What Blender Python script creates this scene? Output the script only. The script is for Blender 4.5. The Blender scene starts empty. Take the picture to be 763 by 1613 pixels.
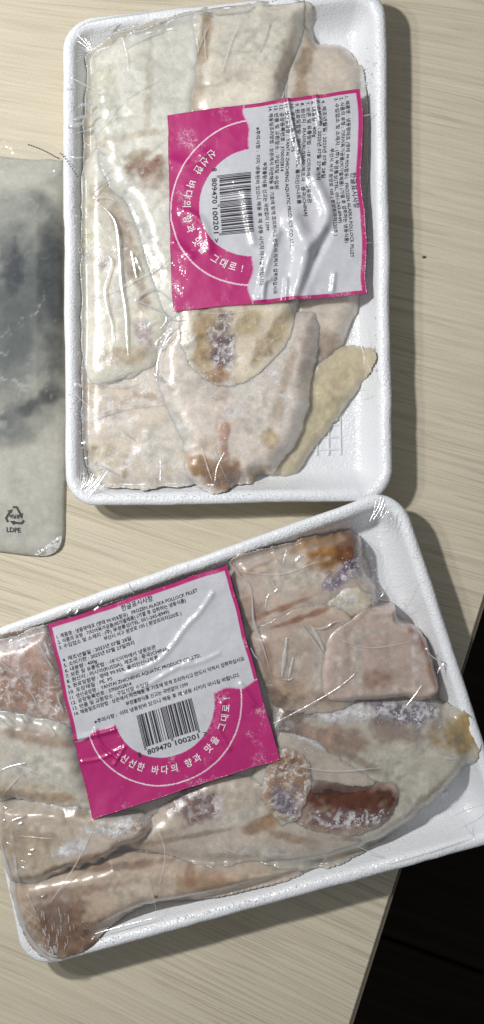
import bpy, bmesh, math, random
import numpy as np
from mathutils import Vector
R = math.radians
random.seed(7)
rng = np.random.RandomState(11)
SC = bpy.context.scene
COL = SC.collection

# ------------------------------------------------------------------ camera
S = 0.0003125            # metres per photograph pixel on the table top
H = 0.60                 # camera height above the table
CX, CY = 381.5, 806.5
cd = bpy.data.cameras.new('camera')
cam = bpy.data.objects.new('camera', cd)
COL.objects.link(cam)
cam.location = (0, 0, H)
cd.sensor_fit = 'VERTICAL'
cd.angle = 2 * math.atan(806.5 * S / H)
cd.clip_start = 0.01
cd.clip_end = 20
SC.camera = cam

# ------------------------------------------------------------------ world, lamps, exposure
w = bpy.data.worlds.new('World')
SC.world = w
w.use_nodes = True
bg = w.node_tree.nodes['Background']
bg.inputs['Color'].default_value = (0.93, 0.96, 1.0, 1)
bg.inputs['Strength'].default_value = 0.20


def lamp(name, loc, power, size, col):
    l = bpy.data.lights.new(name, 'AREA')
    l.shape = 'DISK'
    l.size = size
    l.energy = power
    l.color = col
    o = bpy.data.objects.new(name, l)
    COL.objects.link(o)
    o.location = loc
    o.rotation_euler = (Vector((0, 0, 0)) - Vector(loc)).to_track_quat('-Z', 'Y').to_euler()
    return o


lamp('ceiling_lamp', (-0.365, 0.225, 0.575), 3.95, 0.040, (1.0, 0.985, 0.96))
lamp('ceiling_lamp', (-0.50, 0.19, 0.60), 1.15, 0.045, (1.0, 0.985, 0.96))
SC.view_settings.view_transform = 'Standard'
SC.view_settings.look = 'None'
SC.view_settings.exposure = 0.0
SC.view_settings.gamma = 1.0


# ------------------------------------------------------------------ helpers
def P(px, py, z=0.0):
    k = S * (H - z) / H
    return ((px - CX) * k, (CY - py) * k)


def tag(o, label=None, cat=None, group=None, kind=None):
    if label: o['label'] = label
    if cat: o['category'] = cat
    if group: o['group'] = group
    if kind: o['kind'] = kind
    return o


def mesh_obj(name, verts, faces, mat=None, parent=None, smooth=True, cols=None):
    me = bpy.data.meshes.new(name)
    me.from_pydata([tuple(map(float, v)) for v in verts], [], [tuple(map(int, f)) for f in faces])
    if smooth:
        me.shade_smooth()
    if mat: me.materials.append(mat)
    if cols is not None:
        a = me.color_attributes.new('Col', 'FLOAT_COLOR', 'POINT')
        a.data.foreach_set('color', np.asarray(cols, dtype=np.float32).ravel())
    me.update()
    o = bpy.data.objects.new(name, me)
    COL.objects.link(o)
    if parent: o.parent = parent
    return o


_perm = rng.rand(256, 256)


def vnoise(x, y, seed=0):
    x = np.asarray(x, float) + seed * 17.31
    y = np.asarray(y, float) + seed * 9.77
    xi = np.floor(x).astype(int); yi = np.floor(y).astype(int)
    fx = x - xi; fy = y - yi
    fx = fx * fx * (3 - 2 * fx); fy = fy * fy * (3 - 2 * fy)
    a = _perm[xi % 256, yi % 256]; b = _perm[(xi + 1) % 256, yi % 256]
    c = _perm[xi % 256, (yi + 1) % 256]; d = _perm[(xi + 1) % 256, (yi + 1) % 256]
    return (a * (1 - fx) + b * fx) * (1 - fy) + (c * (1 - fx) + d * fx) * fy


def fbm(x, y, s, seed=0, octv=4):
    t = 0; amp = 0.5; n = 0
    x = np.asarray(x) / s; y = np.asarray(y) / s
    for i in range(octv):
        t = t + amp * vnoise(x, y, seed + i * 3); n += amp
        x = x * 2.03; y = y * 2.03; amp *= 0.5
    return t / n            # 0..1


def catmull(pts, n=8, closed=True):
    pts = [np.array(p, float) for p in pts]
    N = len(pts); out = []
    rngi = range(N) if closed else range(N - 1)
    for i in rngi:
        if closed:
            p0, p1, p2, p3 = pts[i - 1], pts[i], pts[(i + 1) % N], pts[(i + 2) % N]
        else:
            p0, p1, p2, p3 = pts[max(i - 1, 0)], pts[i], pts[i + 1], pts[min(i + 2, N - 1)]
        for k in range(n):
            t = k / n
            out.append(0.5 * ((2 * p1) + (-p0 + p2) * t + (2 * p0 - 5 * p1 + 4 * p2 - p3) * t * t
                              + (-p0 + 3 * p1 - 3 * p2 + p3) * t ** 3))
    if not closed: out.append(pts[-1])
    return np.array(out)


def poly_sd(X, Y, poly):
    """signed distance (+ inside) and nearest outline point"""
    shp = X.shape
    x = X.ravel(); y = Y.ravel()
    best = np.full(x.shape, 1e9); nx = np.zeros_like(x); ny = np.zeros_like(x)
    ins = np.zeros(x.shape, bool)
    n = len(poly)
    for i in range(n):
        ax, ay = poly[i]; bx, by = poly[(i + 1) % n]
        dx, dy = bx - ax, by - ay
        L = dx * dx + dy * dy + 1e-18
        t = np.clip(((x - ax) * dx + (y - ay) * dy) / L, 0, 1)
        qx = ax + t * dx; qy = ay + t * dy
        d = (x - qx) ** 2 + (y - qy) ** 2
        m = d < best
        best[m] = d[m]; nx[m] = qx[m]; ny[m] = qy[m]
        if ay != by:
            c = ((ay > y) != (by > y)) & (x < (bx - ax) * (y - ay) / (by - ay) + ax)
            ins ^= c
    d = np.sqrt(best)
    return np.where(ins, d, -d).reshape(shp), nx.reshape(shp), ny.reshape(shp)


# ------------------------------------------------------------------ node materials
class NT:
    def __init__(s, name):
        s.m = bpy.data.materials.new(name); s.m.use_nodes = True
        s.t = s.m.node_tree; s.n = s.t.nodes; s.n.clear()
        s.out = s.n.new('ShaderNodeOutputMaterial')

    def new(s, typ, **kw):
        nd = s.n.new(typ)
        for k, v in kw.items():
            if k.startswith('i_'):
                nd.inputs[k[2:].replace('_', ' ')].default_value = v
            else: setattr(nd, k, v)
        return nd

    def link(s, a, b): s.t.links.new(a, b)

    def math(s, op, a, b=None, c=None, clamp=False):
        nd = s.n.new('ShaderNodeMath'); nd.operation = op; nd.use_clamp = clamp
        for i, v in enumerate((a, b, c)):
            if v is None: continue
            if isinstance(v, (int, float)): nd.inputs[i].default_value = v
            else: s.link(v, nd.inputs[i])
        return nd.outputs[0]

    def noise(s, vec, scale, detail=3, rough=0.5):
        nd = s.new('ShaderNodeTexNoise'); nd.inputs['Scale'].default_value = scale
        nd.inputs['Detail'].default_value = detail; nd.inputs['Roughness'].default_value = rough
        if vec is not None: s.link(vec, nd.inputs['Vector'])
        return nd.outputs['Fac']

    def ramp(s, fac, stops):
        nd = s.new('ShaderNodeValToRGB')
        e = nd.color_ramp.elements
        while len(e) < len(stops): e.new(0.5)
        for k, (p, c) in enumerate(stops):
            e[k].position = p
            e[k].color = (c, c, c, 1) if isinstance(c, (int, float)) else (*c, 1)
        s.link(fac, nd.inputs['Fac'])
        return nd.outputs['Color']

    def mix(s, fac, a, b, mode='MIX'):
        nd = s.new('ShaderNodeMix'); nd.data_type = 'RGBA'; nd.blend_type = mode
        for sock, v in ((nd.inputs[0], fac), (nd.inputs[6], a), (nd.inputs[7], b)):
            if isinstance(v, (int, float)): sock.default_value = v
            elif isinstance(v, tuple): sock.default_value = (*v, 1)
            else: s.link(v, sock)
        return nd.outputs[2]

    def bump(s, h, strength, dist):
        nd = s.new('ShaderNodeBump'); nd.inputs['Strength'].default_value = strength
        nd.inputs['Distance'].default_value = dist
        s.link(h, nd.inputs['Height'])
        return nd.outputs['Normal']

    def princ(s, **kw):
        nd = s.new('ShaderNodeBsdfPrincipled')
        for k, v in kw.items():
            k = k.replace('_', ' ')
            if isinstance(v, (int, float)): nd.inputs[k].default_value = v
            elif isinstance(v, tuple): nd.inputs[k].default_value = (*v, 1) if len(v) == 3 and k != 'Subsurface Radius' else v
            else: s.link(v, nd.inputs[k])
        return nd

    def done(s, shader):
        s.link(shader, s.out.inputs['Surface'])
        return s.m

    def pos(s): return s.new('ShaderNodeTexCoord').outputs['Object']


def mat_table():
    t = NT('pale_wood_laminate')
    p = t.pos()
    sx = t.new('ShaderNodeSeparateXYZ'); t.link(p, sx.inputs[0])
    X, Y = sx.outputs[0], sx.outputs[1]
    warp = t.noise(p, 5.0, 1, 0.4)
    tt = t.math('MULTIPLY_ADD', Y, -0.72, 0.30)
    v = t.math('MULTIPLY_ADD', X, tt, Y)
    v = t.math('MULTIPLY_ADD', warp, 0.020, v)
    cmb = t.new('ShaderNodeCombineXYZ')
    t.link(t.math('MULTIPLY', X, 9.0), cmb.inputs[0]); t.link(t.math('MULTIPLY', v, 240.0), cmb.inputs[1])
    cmb2 = t.new('ShaderNodeCombineXYZ')
    t.link(t.math('MULTIPLY', X, 22.0), cmb2.inputs[0]); t.link(t.math('MULTIPLY', v, 620.0), cmb2.inputs[1])
    n1 = t.noise(cmb.outputs[0], 1.0, 3, 0.6)
    n2 = t.noise(cmb2.outputs[0], 1.0, 3, 0.6)
    cmb3 = t.new('ShaderNodeCombineXYZ')
    t.link(t.math('MULTIPLY', X, 7.0), cmb3.inputs[0]); t.link(t.math('MULTIPLY', v, 330.0), cmb3.inputs[1])
    n3 = t.noise(cmb3.outputs[0], 1.0, 1, 0.4)
    # dark pore lines: thin level bands of the stretched noise
    ln = t.math('ABSOLUTE', t.math('SUBTRACT', n3, 0.5))
    ln = t.math('SUBTRACT', 1.0, t.math('MULTIPLY', ln, 28.0), clamp=True)
    brk = t.ramp(t.noise(p, 16.0, 2), [(0.40, 0.1), (0.60, 1.0)])
    ln = t.math('MULTIPLY', ln, brk)
    c = t.ramp(n1, [(0.30, (0.58, 0.52, 0.395)), (0.50, (0.61, 0.552, 0.428)), (0.70, (0.64, 0.585, 0.462))])
    f2 = t.ramp(n2, [(0.32, 0.90), (0.60, 1.03)])
    c = t.mix(1.0, c, f2, 'MULTIPLY')
    c = t.mix(t.math('MULTIPLY', ln, 0.38), c, (0.29, 0.24, 0.17))
    fine = t.noise(p, 1500.0, 2, 0.6)
    c = t.mix(1.0, c, t.ramp(fine, [(0.3, 0.90), (0.7, 1.08)]), 'MULTIPLY')
    h = t.math('SUBTRACT', t.math('MULTIPLY', n2, 0.6), ln)
    b = t.princ(Base_Color=c, Roughness=0.55, Normal=t.bump(h, 0.35, 0.0006))
    b.inputs['Specular IOR Level'].default_value = 0.3
    return t.done(b.outputs[0])


def mat_foam():
    t = NT('white_foam')
    p = t.pos()
    vo = t.new('ShaderNodeTexVoronoi'); vo.inputs['Scale'].default_value = 950; t.link(p, vo.inputs['Vector'])
    n = t.noise(p, 240, 3, 0.6)
    h = t.math('ADD', t.math('MULTIPLY', vo.outputs['Distance'], 0.6), n)
    big = t.noise(p, 60, 3, 0.6)
    c = t.mix(big, (0.76, 0.785, 0.825), (0.84, 0.86, 0.89))
    nrm = t.bump(h, 0.55, 0.0006)
    b = t.princ(Base_Color=c, Roughness=0.36, Normal=nrm, Coat_Weight=0.35, Coat_Roughness=0.18)
    t.link(nrm, b.inputs['Coat Normal'])
    return t.done(b.outputs[0])


def mat_fish():
    t = NT('frozen_flesh')
    p = t.pos()
    at = t.new('ShaderNodeAttribute'); at.attribute_name = 'Col'
    c = at.outputs['Color']; fr = at.outputs['Alpha']
    m1 = t.noise(p, 55, 4, 0.6)
    c = t.mix(1.0, c, t.ramp(m1, [(0.25, 0.90), (0.5, 1.0), (0.75, 1.07)]), 'MULTIPLY')
    wv = t.noise(p, 400, 3, 0.65)
    c = t.mix(1.0, c, t.ramp(wv, [(0.3, 0.90), (0.7, 1.08)]), 'MULTIPLY')
    c = t.mix(1.0, c, t.ramp(t.noise(p, 1100, 2, 0.7), [(0.3, 0.93), (0.7, 1.07)]), 'MULTIPLY')
    c = t.mix(1.0, c, t.ramp(t.noise(p, 150, 4, 0.7), [(0.3, 0.93), (0.7, 1.05)]), 'MULTIPLY')
    # frost: fine pale grains where frost is high
    g = t.noise(p, 950, 2, 0.7)
    gm = t.noise(p, 190, 3, 0.6)
    thr = t.math('MULTIPLY_ADD', fr, -0.19, 0.68)
    gr = t.math('MULTIPLY', t.math('SUBTRACT', t.math('MULTIPLY_ADD', gm, 0.5, t.math('MULTIPLY', g, 0.5)), thr), 14.0, clamp=True)
    gr = t.math('MULTIPLY', gr, t.math('MULTIPLY_ADD', fr, 0.6, 0.30))
    c = t.mix(gr, c, (0.86, 0.87, 0.90))
    film = t.noise(p, 95, 2, 0.5)
    h = t.math('MULTIPLY_ADD', wv, 0.4, t.math('MULTIPLY', t.math('MULTIPLY', g, fr), 0.9))
    h = t.math('ADD', h, t.math('MULTIPLY', gr, 0.5))
    nb = t.bump(h, 0.42, 0.0004)
    # wrinkled clinging cling-film skin seen as a clear coat
    vor = t.new('ShaderNodeTexVoronoi'); vor.feature = 'SMOOTH_F1'; vor.inputs['Scale'].default_value = 130
    wp = t.new('ShaderNodeVectorMath'); wp.operation = 'ADD'
    nz = t.new('ShaderNodeTexNoise'); nz.inputs['Scale'].default_value = 50
    t.link(p, nz.inputs['Vector'])
    sc = t.new('ShaderNodeVectorMath'); sc.operation = 'SCALE'; sc.inputs['Scale'].default_value = 0.02
    t.link(nz.outputs['Color'], sc.inputs[0]); t.link(p, wp.inputs[0]); t.link(sc.outputs[0], wp.inputs[1])
    mp = t.new('ShaderNodeMapping'); mp.inputs['Scale'].default_value = (1.1, 0.30, 1); mp.inputs['Rotation'].default_value = (0, 0, R(-18))
    t.link(wp.outputs[0], mp.inputs[0]); t.link(mp.outputs[0], vor.inputs['Vector'])
    hc = t.math('ADD', vor.outputs['Distance'], t.math('MULTIPLY', t.noise(p, 900, 3, 0.7), t.math('MULTIPLY_ADD', fr, 0.9, 0.10)))
    nc = t.bump(hc, 0.24, 0.0010)
    b = t.princ(Base_Color=c, Roughness=0.38, Normal=nb, Subsurface_Weight=0.85, Subsurface_Radius=(1.0, 0.86, 0.74),
                Subsurface_Scale=0.0058, Coat_Weight=0.75, Coat_Roughness=0.18)
    t.link(nc, b.inputs['Coat Normal'])
    return t.done(b.outputs[0])


def mat_film(name='clear_film', gloss=0.12, milk=0.05, milkcol=(0.85, 0.88, 0.92), rough=0.10, bs=0.5, scale=70):
    t = NT(name)
    p = t.pos()
    n = t.noise(p, scale, 3, 0.55)
    nf = t.noise(p, scale * 7, 2, 0.6)
    nrm = t.bump(t.math('MULTIPLY_ADD', nf, 0.18, n), bs, 0.002)
    tr = t.new('ShaderNodeBsdfTransparent')
    gl = t.new('ShaderNodeBsdfGlossy'); gl.inputs['Roughness'].default_value = rough
    t.link(nrm, gl.inputs['Normal'])
    df = t.new('ShaderNodeBsdfDiffuse'); df.inputs['Color'].default_value = (*milkcol, 1)
    m1 = t.new('ShaderNodeMixShader'); m1.inputs[0].default_value = milk
    t.link(tr.outputs[0], m1.inputs[1]); t.link(df.outputs[0], m1.inputs[2])
    m2 = t.new('ShaderNodeMixShader'); m2.inputs[0].default_value = gloss
    t.link(m1.outputs[0], m2.inputs[1]); t.link(gl.outputs[0], m2.inputs[2])
    return t.done(m2.outputs[0])


def mat_plain(name, col, rough=0.5, **kw):
    t = NT(name)
    p = t.pos()
    n = t.noise(p, 300, 3, 0.6)
    c = t.mix(1.0, (*col,), t.ramp(n, [(0.3, 0.92), (0.7, 1.06)]), 'MULTIPLY')
    b = t.princ(Base_Color=c, Roughness=rough, **kw)
    return t.done(b.outputs[0])


def mat_label():
    t = NT('printed_label')
    p = t.pos()
    at = t.new('ShaderNodeAttribute'); at.attribute_name = 'Col'
    n = t.noise(p, 500, 3, 0.6)
    # frost patches between film and paper; their pale haze also paints in glare
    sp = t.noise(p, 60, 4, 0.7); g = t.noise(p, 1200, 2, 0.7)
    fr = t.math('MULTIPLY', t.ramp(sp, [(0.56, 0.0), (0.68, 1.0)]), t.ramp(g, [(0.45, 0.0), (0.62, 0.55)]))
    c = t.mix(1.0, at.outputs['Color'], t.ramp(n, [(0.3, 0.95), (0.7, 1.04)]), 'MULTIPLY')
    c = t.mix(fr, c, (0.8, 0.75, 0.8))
    h = t.math('ADD', t.noise(p, 70, 4, 0.6), t.math('MULTIPLY', g, 0.008))
    nc = t.bump(h, 0.62, 0.0030)
    nb = t.bump(t.noise(p, 45, 3, 0.5), 0.30, 0.0022)
    b = t.princ(Base_Color=c, Roughness=0.5, Normal=nb, Coat_Weight=0.9, Coat_Roughness=0.17)
    t.link(nc, b.inputs['Coat Normal'])
    return t.done(b.outputs[0])


def mat_bagfilm():
    t = NT('milky_bag_film')
    p = t.pos()
    at = t.new('ShaderNodeAttribute'); at.attribute_name = 'Col'
    n = t.noise(p, 60, 4, 0.6)
    nrm = t.bump(n, 0.12, 0.002)
    tr = t.new('ShaderNodeBsdfTransparent')
    g = t.noise(p, 420, 3, 0.7)
    c = t.mix(1.0, at.outputs['Color'], t.ramp(g, [(0.3, 0.9), (0.75, 1.12)]), 'MULTIPLY')
    b = t.princ(Base_Color=c, Roughness=0.48, Normal=nrm)
    b.inputs['Specular IOR Level'].default_value = 0.18
    m = t.new('ShaderNodeMixShader')
    t.link(at.outputs['Alpha'], m.inputs[0]); t.link(tr.outputs[0], m.inputs[1]); t.link(b.outputs[0], m.inputs[2])
    return t.done(m.outputs[0])


def mat_vcol():
    t = NT('frosted_dark_fish')
    at = t.new('ShaderNodeAttribute'); at.attribute_name = 'Col'
    n = t.noise(t.pos(), 200, 4, 0.6)
    c = t.mix(1.0, at.outputs['Color'], t.ramp(n, [(0.3, 0.8), (0.7, 1.2)]), 'MULTIPLY')
    return t.done(t.princ(Base_Color=c, Roughness=0.7).outputs[0])


M_TABLE = mat_table(); M_FOAM = mat_foam(); M_FISH = mat_fish()
M_FILM = mat_film('clear_film', 0.04, 0.045, rough=0.11)
M_FOLD = mat_film('folded_film', 0.45, 0.45, (0.92, 0.94, 0.96), rough=0.20, bs=0.15, scale=120)  # milky film whitened further, painting lamp highlights into the fold colour
M_SOFT = mat_film('thin_fold_film', 0.22, 0.34, (0.92, 0.94, 0.96), rough=0.20, bs=0.2, scale=200)  # white diffuse share also stands in for highlights along thin folds
M_ICE = mat_film('ice', 0.12, 0.55, (0.92, 0.94, 0.97), rough=0.12)
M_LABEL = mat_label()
M_INK = mat_plain('black_ink', (0.022, 0.022, 0.030), 0.4)
M_WINK = mat_plain('white_ink', (0.85, 0.80, 0.84), 0.4)
M_BAG = mat_bagfilm()

# ------------------------------------------------------------------ floor and table
FZ = -0.72
root = bpy.data.objects.new('floor', None); COL.objects.link(root)
root.location = (0, 0, FZ)
tag(root, 'very dark brown plank floor below the table edge', None, None, 'structure')


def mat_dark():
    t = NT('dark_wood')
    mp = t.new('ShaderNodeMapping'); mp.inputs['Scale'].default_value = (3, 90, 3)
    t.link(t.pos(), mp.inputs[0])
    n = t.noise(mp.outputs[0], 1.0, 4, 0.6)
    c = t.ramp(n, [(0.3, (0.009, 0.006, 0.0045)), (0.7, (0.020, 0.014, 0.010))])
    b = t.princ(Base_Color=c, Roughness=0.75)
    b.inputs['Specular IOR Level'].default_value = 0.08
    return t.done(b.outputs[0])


M_DARK = mat_dark()
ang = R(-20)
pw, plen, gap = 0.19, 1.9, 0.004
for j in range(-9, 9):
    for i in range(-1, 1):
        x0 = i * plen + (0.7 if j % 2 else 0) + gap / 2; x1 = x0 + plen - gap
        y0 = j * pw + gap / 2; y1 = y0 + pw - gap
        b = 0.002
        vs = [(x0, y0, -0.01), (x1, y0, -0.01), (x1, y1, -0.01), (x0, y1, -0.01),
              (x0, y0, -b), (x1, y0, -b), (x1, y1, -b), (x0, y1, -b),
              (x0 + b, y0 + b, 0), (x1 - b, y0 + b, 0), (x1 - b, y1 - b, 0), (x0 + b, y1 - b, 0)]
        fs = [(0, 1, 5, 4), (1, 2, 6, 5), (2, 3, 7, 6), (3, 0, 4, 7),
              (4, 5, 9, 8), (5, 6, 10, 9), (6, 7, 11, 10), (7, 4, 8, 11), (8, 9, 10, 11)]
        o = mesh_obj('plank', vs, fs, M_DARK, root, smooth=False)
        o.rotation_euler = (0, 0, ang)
mesh_obj('subfloor', [(-2.5, -2.5, -.012), (2.5, -2.5, -.012), (2.5, 2.5, -.012), (-2.5, 2.5, -.012)], [(0, 1, 2, 3)],
         mat_plain('subfloor_black', (0.004, 0.003, 0.003), 0.8), root, smooth=False)

# the table: its edge runs from (763,945) to (555,1613) in the photograph
e1 = np.array(P(763, 945)); e2 = np.array(P(553, 1613))
d = (e1 - e2) / np.linalg.norm(e1 - e2)
far = e1 + d * 0.62
near = e2 - d * 0.30
nrm2 = np.array((-d[1], d[0]))
if nrm2[0] > 0: nrm2 = -nrm2
tbl = bpy.data.objects.new('table', None); COL.objects.link(tbl)
tbl.location = (0, 0, FZ)
tag(tbl, 'pale beige wood grain laminate table under the fish packs', 'table')
cor = [far, near, near + nrm2 * 0.95, far + nrm2 * 0.95]


def slab(name, cor, z0, z1, bev, mat, parent, zoff):
    c = np.mean(cor, axis=0)
    ins = [p + (c - p) / np.linalg.norm(c - p) * bev * 1.4 for p in cor]
    vs = [(*p, z0 + zoff) for p in cor] + [(*p, z1 - bev + zoff) for p in cor] + [(*p, z1 + zoff) for p in ins]
    fs = [(3, 2, 1, 0), (8, 9, 10, 11)]
    for i in range(4):
        j = (i + 1) % 4
        fs += [(i, j, 4 + j, 4 + i), (4 + i, 4 + j, 8 + j, 8 + i)]
    return mesh_obj(name, vs, fs, mat, parent, smooth=False)


slab('tabletop', cor, -0.024, 0.0, 0.0012, M_TABLE, tbl, -FZ)
# wide strip glued along the cut edge
out = -nrm2
eb = [far + out * 0.0002, near + out * 0.0002, near + out * 0.0012, far + out * 0.0012]
slab('edge_band', eb, -0.0238, -0.0010, 0.0003, mat_plain('edge_band', (0.13, 0.11, 0.08), 0.6), tbl, -FZ)
for p in cor:
    c = np.mean(cor, axis=0); q = p + (c - p) / np.linalg.norm(c - p) * 0.09
    s = 0.025
    slab('leg', [q + np.array(k) * s for k in ((-1, -1), (1, -1), (1, 1), (-1, 1))], 0.0, -FZ - 0.0245, 0.001,
         mat_plain('leg_metal', (0.05, 0.05, 0.05), 0.4), tbl, 0)
# small dark crumb on the table
c = P(668, 405)
vs = []; fs = []
for i in range(6):
    a = i * math.pi / 3
    vs.append((c[0] + 0.0011 * math.cos(a) * (1 + .3 * math.sin(3 * a)), c[1] + 0.0008 * math.sin(a), 0.0))
for i in range(6):
    a = i * math.pi / 3
    vs.append((c[0] + 0.0007 * math.cos(a), c[1] + 0.0005 * math.sin(a), 0.0009))
fs = [(i, (i + 1) % 6, 6 + (i + 1) % 6, 6 + i) for i in range(6)] + [(6, 7, 8, 9, 10, 11)]
tag(mesh_obj('crumb', vs, fs, mat_plain('crumb_brown', (0.12, 0.09, 0.06), 0.8)),
    'tiny dark brown crumb on the bare table beside the upper tray', 'crumb')


# ------------------------------------------------------------------ foam trays
RIM, FLOOR = 0.020, 0.004


class Tray:
    def __init__(s, cornersTL, rad, rim, name, label, group, seed):
        s.rim = rim
        s.q = np.array([P(x, y, rim) for x, y in cornersTL])     # TL TR BR BL in plan
        s.W = (np.linalg.norm(s.q[1] - s.q[0]) + np.linalg.norm(s.q[2] - s.q[3])) / 2
        s.L = (np.linalg.norm(s.q[3] - s.q[0]) + np.linalg.norm(s.q[2] - s.q[1])) / 2
        s.rad = rad; s.seed = seed
        s.build(name, label, group)

    def map(s, u, v):
        q = s.q
        u = np.asarray(u)[..., None]; v = np.asarray(v)[..., None]
        return (q[0] * (1 - u) + q[1] * u) * (1 - v) + (q[3] * (1 - u) + q[2] * u) * v

    def ring(s, ins, n=28, ne=36, wob=0.0):
        r = max(s.rad - ins * 0.85, 0.004)
        W, L = s.W, s.L
        pts = []
        cs = [(W - ins - r, ins + r, -90), (W - ins - r, L - ins - r, 0), (ins + r, L - ins - r, 90), (ins + r, ins + r, 180)]
        for k, (cx, cy, a0) in enumerate(cs):
            arc = [(cx + r * math.cos(R(a0 + 90 * i / n)), cy + r * math.sin(R(a0 + 90 * i / n))) for i in range(n + 1)]
            pts += arc
            nx_ = cs[(k + 1) % 4]; a1 = a0 + 90
            nxt = (nx_[0] + r * math.cos(R(a1)), nx_[1] + r * math.sin(R(a1)))
            for i in range(1, ne):
                t = i / ne
                pts.append((arc[-1][0] * (1 - t) + nxt[0] * t, arc[-1][1] * (1 - t) + nxt[1] * t))
        pts = np.array(pts)
        m = s.map(pts[:, 0] / W, pts[:, 1] / L)
        return m

    def outline(s, ins): return s.ring(ins, 8, 4)

    def build(s, name, label, group):
        rz = s.rim
        prof = [(0.016, 0.0), (0.0125, 0.0008), (0.0075, rz * .55), (0.0050, rz - 0.0042), (0.0022, rz - 0.0046), (0.0004, rz - 0.0036),
                (0.0, rz - 0.0018), (0.0006, rz - 0.0006), (0.0018, rz), (0.0032, rz), (0.0047, rz - 0.0005), (0.0057, rz - 0.0016),
                (0.0066, rz - 0.0034), (0.0092, rz * 0.5), (0.0116, FLOOR + 0.0030), (0.0134, FLOOR + 0.0010), (0.0165, FLOOR)]
        rings = [s.ring(a) for a, z in prof]
        n = len(rings[0]); vs = []; fs = []
        for k, (rg, (a, z)) in enumerate(zip(rings, prof)):
            nz = (fbm(rg[:, 0], rg[:, 1], 0.018, s.seed) - 0.5)
            nf = (fbm(rg[:, 0], rg[:, 1], 0.004, s.seed + 5) - 0.5)
            dz = nz * 0.0014 * (z > rz * .4) + nf * 0.0004
            cen = rg.mean(axis=0)
            dr = (rg - cen) / np.linalg.norm(rg - cen, axis=1)[:, None]
            off = (fbm(rg[:, 0] + 3, rg[:, 1], 0.03, s.seed + 2) - 0.5)[:, None] * 0.0016 + (fbm(rg[:, 0], rg[:, 1] + 4, 0.006, s.seed + 3) - 0.5)[:, None] * 0.0005
            q = rg + dr * off
            zz = np.full(n, z) + (dz if z > 0.0005 else 0)
            vs += [(q[i, 0], q[i, 1], zz[i]) for i in range(n)]
            if k:
                o0 = (k - 1) * n; o1 = k * n
                fs += [(o0 + i, o1 + i, o1 + (i + 1) % n, o0 + (i + 1) % n) for i in range(n)]
        o1 = (len(prof) - 1) * n
        fs.append(tuple(o1 + i for i in range(n)))
        fs.append(tuple(range(n - 1, -1, -1)))
        s.o = mesh_obj(name, vs, fs, M_FOAM)
        bm = bmesh.new(); bm.from_mesh(s.o.data); bmesh.ops.recalc_face_normals(bm, faces=bm.faces); bm.to_mesh(s.o.data); bm.free()
        tag(s.o, label, 'tray', group)
        # embossed ribs of the base grid
        pitch = 0.0058; rw = 0.0009; rh = 0.0009
        a0 = 0.022
        k = 0
        xs = np.arange(a0, s.W - a0, pitch)
        ys = np.arange(a0, s.L - a0, pitch)
        for along, arr, oth in (('y', xs, (a0, s.L - a0)), ('x', ys, (a0, s.W - a0))):
            for c in arr:
                e0, e1_ = oth
                hgt = rh if along == 'y' else rh * 0.75
                if along == 'y': quad = [(c - rw, e0), (c + rw, e0), (c + rw, e1_), (c - rw, e1_)]; top = [(c - rw * .35, e0 + rw), (c + rw * .35, e0 + rw), (c + rw * .35, e1_ - rw), (c - rw * .35, e1_ - rw)]
                else: quad = [(e0, c - rw), (e1_, c - rw), (e1_, c + rw), (e0, c + rw)]; top = [(e0 + rw, c - rw * .35), (e1_ - rw, c - rw * .35), (e1_ - rw, c + rw * .35), (e0 + rw, c + rw * .35)]
                v = [(*s.map(a / s.W, b / s.L), FLOOR - 0.0002) for a, b in quad] + [(*s.map(a / s.W, b / s.L), FLOOR + hgt) for a, b in top]
                f = [(4, 5, 6, 7)] + [(i, (i + 1) % 4, 4 + (i + 1) % 4, 4 + i) for i in range(4)]
                mesh_obj('floor_rib', v, f, M_FOAM, s.o, smooth=False)


TR1 = Tray([(98, 30), (608, -24), (619, 789), (103, 798)], 0.0150, RIM, 'foam_tray',
           'upright white foam tray of frozen fillets standing at the top of the table', 'white foam fish trays', 3)
TR2 = Tray([(-72, 1013), (629, 766), (815, 1319), (40, 1531)], 0.0155, RIM + 0.0015, 'foam_tray',
           'slanted white foam tray of frozen fillets standing by the table corner', 'white foam fish trays', 8)


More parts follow.
